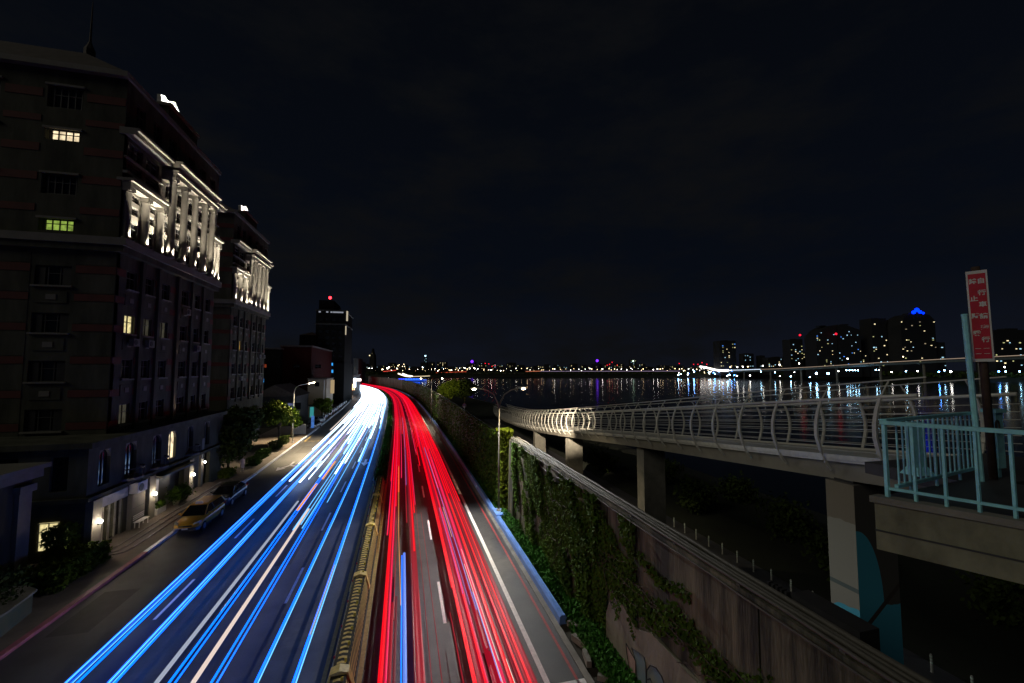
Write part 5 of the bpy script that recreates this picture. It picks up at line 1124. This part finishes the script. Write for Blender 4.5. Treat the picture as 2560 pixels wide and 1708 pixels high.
tower('tower_block', 'small pale block right of the lone dark tower', 1860, 1884, 884, 800, 16, cols='cc')
tower('tower_block', 'narrow low block with cool windows before the wide terrace', 1898, 1912, 889, 800, 10, cols='cc')
tower('tower_block', 'wide low terrace of lit flats left of the beacon tower', 1920, 1975, 894, 780, 36, cols='ccwy')
T = tower('tower_block', 'slim dark tower with a red beacon on its mast', 1975, 2006, 848, 700, 26, cols='ccwy')[0]; beacon(T, 2000, 838, 700, 1.6, E_R)
tower('tower_block', 'low block with one bright top window right of the beacon tower', 2007, 2040, 880, 720, 14, cols='wwc')
T = tower('tower_block', 'broad dark tower with a rising curved roof and red beacon', 2039, 2091, 815, D, 36, 'slopeL', cols='wwycb')[0]; beacon(T, 2090, 835, D-8, 1.5, E_R)
tower('tower_block', 'broad dark tower with its roof falling to the right', 2093, 2150, 812, D, 34, 'slopeR', cols='wcccb')
tower('tower_block', 'very small block between the paired towers and the tall pair', 2155, 2172, 884, D, 8, cols='yw')
tower('tower_block', 'tall slim black tower with bright scattered windows', 2178, 2215, 796, D, 24, cols='wwyc', winpx=(4.5, 3.2))
tower('tower_block', 'tall slim tower with bluish dim face beside the black one', 2217, 2238, 800, D+15, 4, cols='dd')
T = tower('tower_block', 'largest dark tower with a glowing blue crown', 2250, 2336, 785, D-20, 44, 'dome', cols='wwdydc', winpx=(5, 3))[0]
for px, py, r in ((2284, 781, 2.4), (2292, 775, 2.8), (2300, 780, 2.2), (2308, 783, 1.6)): beacon(T, px, py, D-20, r, E_B, 'crown_light')
tower('tower_block', 'stepped low block at the foot of the blue crowned tower', 2336, 2362, 856, D-20, 10, cols='wcc', winpx=(6, 3))
tower('tower_block', 'wide dim building with coloured windows behind the red sign', 2484, 2600, 825, D-60, 44, cols='wcyyc', winpx=(7, 3.5), base=915)
# middle and left skyline
sky_ = [(1060, 1067, 893, 10, 'slim far tower with a cyan tip light left of the middle', 'c'), (1092, 1116, 905, 14, 'far block with a bright row of lights along its roof', 'w'), (1172, 1190, 905, 8, 'far block lit purple on top', 'b'),
        (1576, 1591, 899, 12, 'small far tower with a greenish white top light', 'yc'), (923, 938, 872, 6, 'faint tapering skyscraper standing alone far left over the city', 'd'), (1233, 1239, 907, 5, 'needle thin far tower right of the red lit blocks', 'c')]
for px0, px1, py, n, lab, cs in sky_:
    T = tower('far_tower', lab, px0, px1, py, 1350, n, 'taper' if px0 == 923 else 'flat', cols=cs, winpx=(2.2, 1.8))[0]
    if px0 == 1060: beacon(T, 1063.5, 890, 1350, 2.2, E_C)
    if px0 == 1172: beacon(T, 1180, 904, 1345, 4.5, E_P)
    if px0 == 923: beacon(T, 924, 889, 1340, 2, WE['w'])
    if px0 == 1576: beacon(T, 1583, 903, 1340, 2.5, EM('beacon_green', (.7, 1, .75), 3))
tower('far_tower', 'slender far tower topped by a violet light in mid skyline', 1489, 1498, 906, 1300, 2, cols='d'); beacon(bpy.data.objects['far_tower.006'], 1493, 902, 1290, 4.2, E_P)
rs = random.Random(9)
lab = 'small dark block in the dense skyline across the river'
x = 900
while x < 1790:
    w_ = rs.uniform(9, 26); top = rs.uniform(905, 918) if x < 1300 else rs.uniform(909, 919)
    tower('far_block', lab, x, x+w_, top, rs.uniform(1180, 1320), rs.randint(2, 7), group='small blocks of the far skyline', winpx=(2.0, 1.7), cols='wwcdy'); x += w_+rs.uniform(-2, 9)
for px, py in ((1230, 916), (1238, 914), (1213, 909), (1222, 910), (1518, 913), (1524, 911), (1530, 906), (1543, 913), (1698, 909), (1734, 911), (1745, 911), (1755, 907), (1767, 911), (1803, 903)):
    p = far(px, py, 1150); tag(P('red_light', MB().sphere(p, 1.1, 8, 5), E_R, None, True), 'tiny red light high in the far skyline', 'light', 'red lights of the skyline')
# street lamps along the far bank, each a post with a glowing head
LM = [EM('far_lamp_warm', (1, .72, .38), 9), EM('far_lamp_white', (1, .95, .85), 20), EM('far_lamp_cool', (.35, .7, 1), 60), EM('far_lamp_blue', (.08, .3, 1), 110)]
LN = ('warm', 'white', 'cool white', 'blue white')
def flamp(px, py, d, k, r, where):
    p = far(px, py, d); T = thing('far_lamp', 'tiny %s lamp %s' % (LN[k], where), 'lamp', (p.x, p.y, 0), 0, '%s lamps %s' % (LN[k], where))
    P('post', MB().tube([(p.x, p.y, 0 if p.z > 1 else p.z-3), tuple(p)], r*.12, 4), m_dark, T); P('head', MB().sphere(p, r, 8, 5), LM[k], T, True)
for i in range(96):
    px = 905+9.3*i+rs.uniform(-4, 4); flamp(px, rs.uniform(921, 927.5), rs.uniform(840, 1000), rs.choice((0, 0, 0, 0, 1, 1)), rs.uniform(.2, .8), 'in the chain along the far river road')
for i in range(40):
    px = rs.uniform(950, 1250); flamp(px, 926-9*math.exp(-((px-1010)/45)**2)-rs.uniform(0, 7), rs.uniform(800, 1000), rs.choice((0, 0, 1)), rs.uniform(.2, .75), 'among the city lights on the left shore')
for i in range(30):
    px = 1690+rs.random()**1.2*160; flamp(px, rs.uniform(926, 939), rs.uniform(700, 780), rs.choice((1, 2, 2, 3, 0)), rs.uniform(.3, .85), 'in the bright cluster at the bridge end')
for px, py, k, r in ((1818, 940, 2, 1.0), (1842, 940, 1, 1.0), (1875, 939, 1, 1.2), (1902, 929, 2, .9), (1937, 931, 2, .8), (1950, 941, 1, .9), (1977, 941, 2, 1.1), (1986, 931, 1, .7), (2025, 943, 2, 1.), (2041, 934, 2, 1.7), (2070, 934, 2, 1.8), (2096, 928, 1, .9), (2116, 926, 2, .8), (2124, 926, 2, .8), (2131, 926, 2, .8), (2138, 926, 2, .9),
                     (2145, 926, 2, .8), (2190, 925, 2, .9), (2198, 925, 2, .9), (2229, 930, 1, 1.), (2265, 928, 2, 1.), (2294, 928, 1, 1.2), (2310, 930, 1, .8), (2347, 930, 3, 1.1), (2361, 926, 2, .9), (2377, 929, 1, 1.7), (2497, 929, 3, 1.0), (2514, 929, 2, 1.), (2511, 918, 1, 1.1), (2549, 929, 2, .9)):
    flamp(px, py, 600 if px < 2000 else 520, k, r*.62, 'along the near end of the far right bank')
for px, py, k in ((1826, 918, 0), (1843, 918, 1), (1857, 917, 1), (1870, 917, 0), (1907, 915, 1), (1949, 912, 1), (1998, 909, 1), (2119, 897, 1), (2258, 892, 0)): flamp(px, py, 590, k, .7, 'standing on the river bridge')
for px, py in ((1810, 918), (1880, 941), (2035, 934)): pass
# river bridge with its own streak of traffic light
rb = thing('river_bridge', 'long road bridge crossing to the right bank with a bright streak of traffic', 'bridge', tuple(far(2000, 930, 620)))
BPX = [(1770, 922, 820), (1790, 924, 790), (1810, 927, 760), (1860, 926, 700), (1950, 923, 640), (2060, 917, 580), (2200, 908, 500), (2350, 900, 440), (2560, 890, 380), (2800, 880, 330)]
bp_ = [far(*q) for q in BPX]
def along(pts, n):                                     # smooth resampling
    out = []
    for i in range(len(pts)-1):
        for k in range(n): t_ = k/n; out.append(pts[i].lerp(pts[i+1], t_))
    return out+[pts[-1]]
bb = along(bp_, 4)
P('deck', MB().tube([v-Vector((0, 0, 2.0)) for v in bb], 1., 4, 5., 1.2), M('bridge_concrete', (.12, .16, .18), .8), rb)
P('parapet', MB().tube([v-Vector((3.2, 2, .4)) for v in bb], .35, 4), m_conc, rb)
for v in bb[6::3]: P('pier', MB().tube([(v.x, v.y, -5), (v.x, v.y, v.z-2.5)], 1.2, 8), m_conc, rb)
tag(P('light_trail', MB().tube([v+Vector((-3, -2, .6)) for v in bb[14:]], .30, 5), EM('trail_bridge', (.85, .62, .45), .45)), 'pale streak of traffic light along the near part of the river bridge', 'light trail')
tag(P('light_trail', MB().tube([v+Vector((-3, -2, .7)) for v in bb[6:15]], .42, 5), EM('trail_bridge_white', (.7, .82, 1), 1.6)), 'white streak of traffic light along the middle of the river bridge', 'light trail')
tag(P('light_trail', MB().tube([v+Vector((-3, -2, .9)) for v in along([far(1752, 918, 830), far(1766, 920, 810), far(1785, 925, 780), far(1800, 928, 760), far(1822, 927.5, 735)], 4)], 1.7, 6), EM('trail_ramp', (1, .93, .9), 3)), 'bright white swirl of traffic light on the bridge ramp', 'light trail')
for (x0, y0, x1, y1, c, s, lab_, r) in ((995, 934, 1027, 942, (1, .82, .62), 2.2, 'curved warm streak of traffic on the left shore ramp', 1.), (1006, 934, 1032, 941, (1, .9, .8), 2.2, 'second curved streak beside the shore ramp one', .9), (1020, 942, 1075, 940, (1, .8, .5), .9, 'thin warm line of light on the shore road', .5),
                                  (1063, 933, 1166, 929.5, (1, .12, .05), .8, 'long dull red streak of traffic on the far shore', .45), (1314, 929, 1352, 928, (1, .3, .15), .7, 'short orange red streak on the far river road', .45), (958, 929, 990, 926, (1, .1, .06), .8, 'short red streak among the left shore lights', .5), (1350, 928.5, 1700, 928, (.8, .6, .9), .35, 'very long faint streak along the far river road', .45)):
    a, b_ = far(x0, y0, 640 if x1 < 1080 else 860), far(x1, y1, 640 if x1 < 1080 else 860); m_ = (a+b_)/2; m_ = m_+Vector((0, 0, (-1 if 'curved' in lab_ else 0)))
    tag(P('light_trail', MB().tube(along([a, m_, b_], 5), r, 5), EM('trail_shore_%d' % x0, c, s)), lab_, 'light trail')
# boats moored on the left shore
for k, (px, py, w_, c, lab_) in enumerate(((1014, 950, 9, (.03, .05, 1), 'boat lit deep blue moored at the left shore'), (1034, 951, 11, (.02, .12, 1), 'longer blue lit boat right of the first'), (979, 947, 5, (.6, .35, .9), 'small violet lit boat left of the blue ones'))):
    p = far(px, py, 540); w_ *= 1.5; p.z = -3.9; T = thing('moored_boat', lab_, 'boat', tuple(p))
    P('hull', MB().hexa([(p.x-w_*.8, p.y-1.2, -4.2), (p.x+w_*.8, p.y-1.2, -4.2), (p.x+w_*.8, p.y+1.2, -4.2), (p.x-w_*.8, p.y+1.2, -4.2)], [(p.x-w_, p.y-1.8, -2.6), (p.x+w_, p.y-1.8, -2.6), (p.x+w_, p.y+1.8, -2.6), (p.x-w_, p.y+1.8, -2.6)]), m_white, T)
    P('cabin', MB().box(p.x-w_*.7, p.x+w_*.6, p.y-1.4, p.y+1.4, -2.6, -.4), m_dark, T); e_ = EM('boat_light_%d' % k, c, 3.5); P('roof', MB().box(p.x-w_*.75, p.x+w_*.65, p.y-1.6, p.y+1.6, -.4, -.2), m_white, T)
    for j in range(6): ub('cabin_window', p.x-w_*.65+j*w_*.2, p.x-w_*.65+j*w_*.2+w_*.15, p.y-1.5, p.y-1.41, -1.9, -.7, e_, T)
    P('light_strip', MB().box(p.x-w_, p.x+w_, p.y-1.9, p.y-1.81, -2.7, -2.4), e_, T)
# low dark trees that line the far shore
pts = []
for i in range(len(sh)-2):
    (x0, y0), (x1, y1) = sh[i], sh[i+1]
    for _ in range(420 if i > 1 else 900):
        t_ = rs.random(); pts.append((x0+(x1-x0)*t_+rs.uniform(0, 14), y0+(y1-y0)*t_+rs.uniform(4, 22), 1+rs.random()*(4.2 if i < 6 else 6)))
tag(leaves('shore_thicket', pts, 2.2, m_leafd, None, 'stuff'), 'dark thicket lining the far shore', 'thicket')
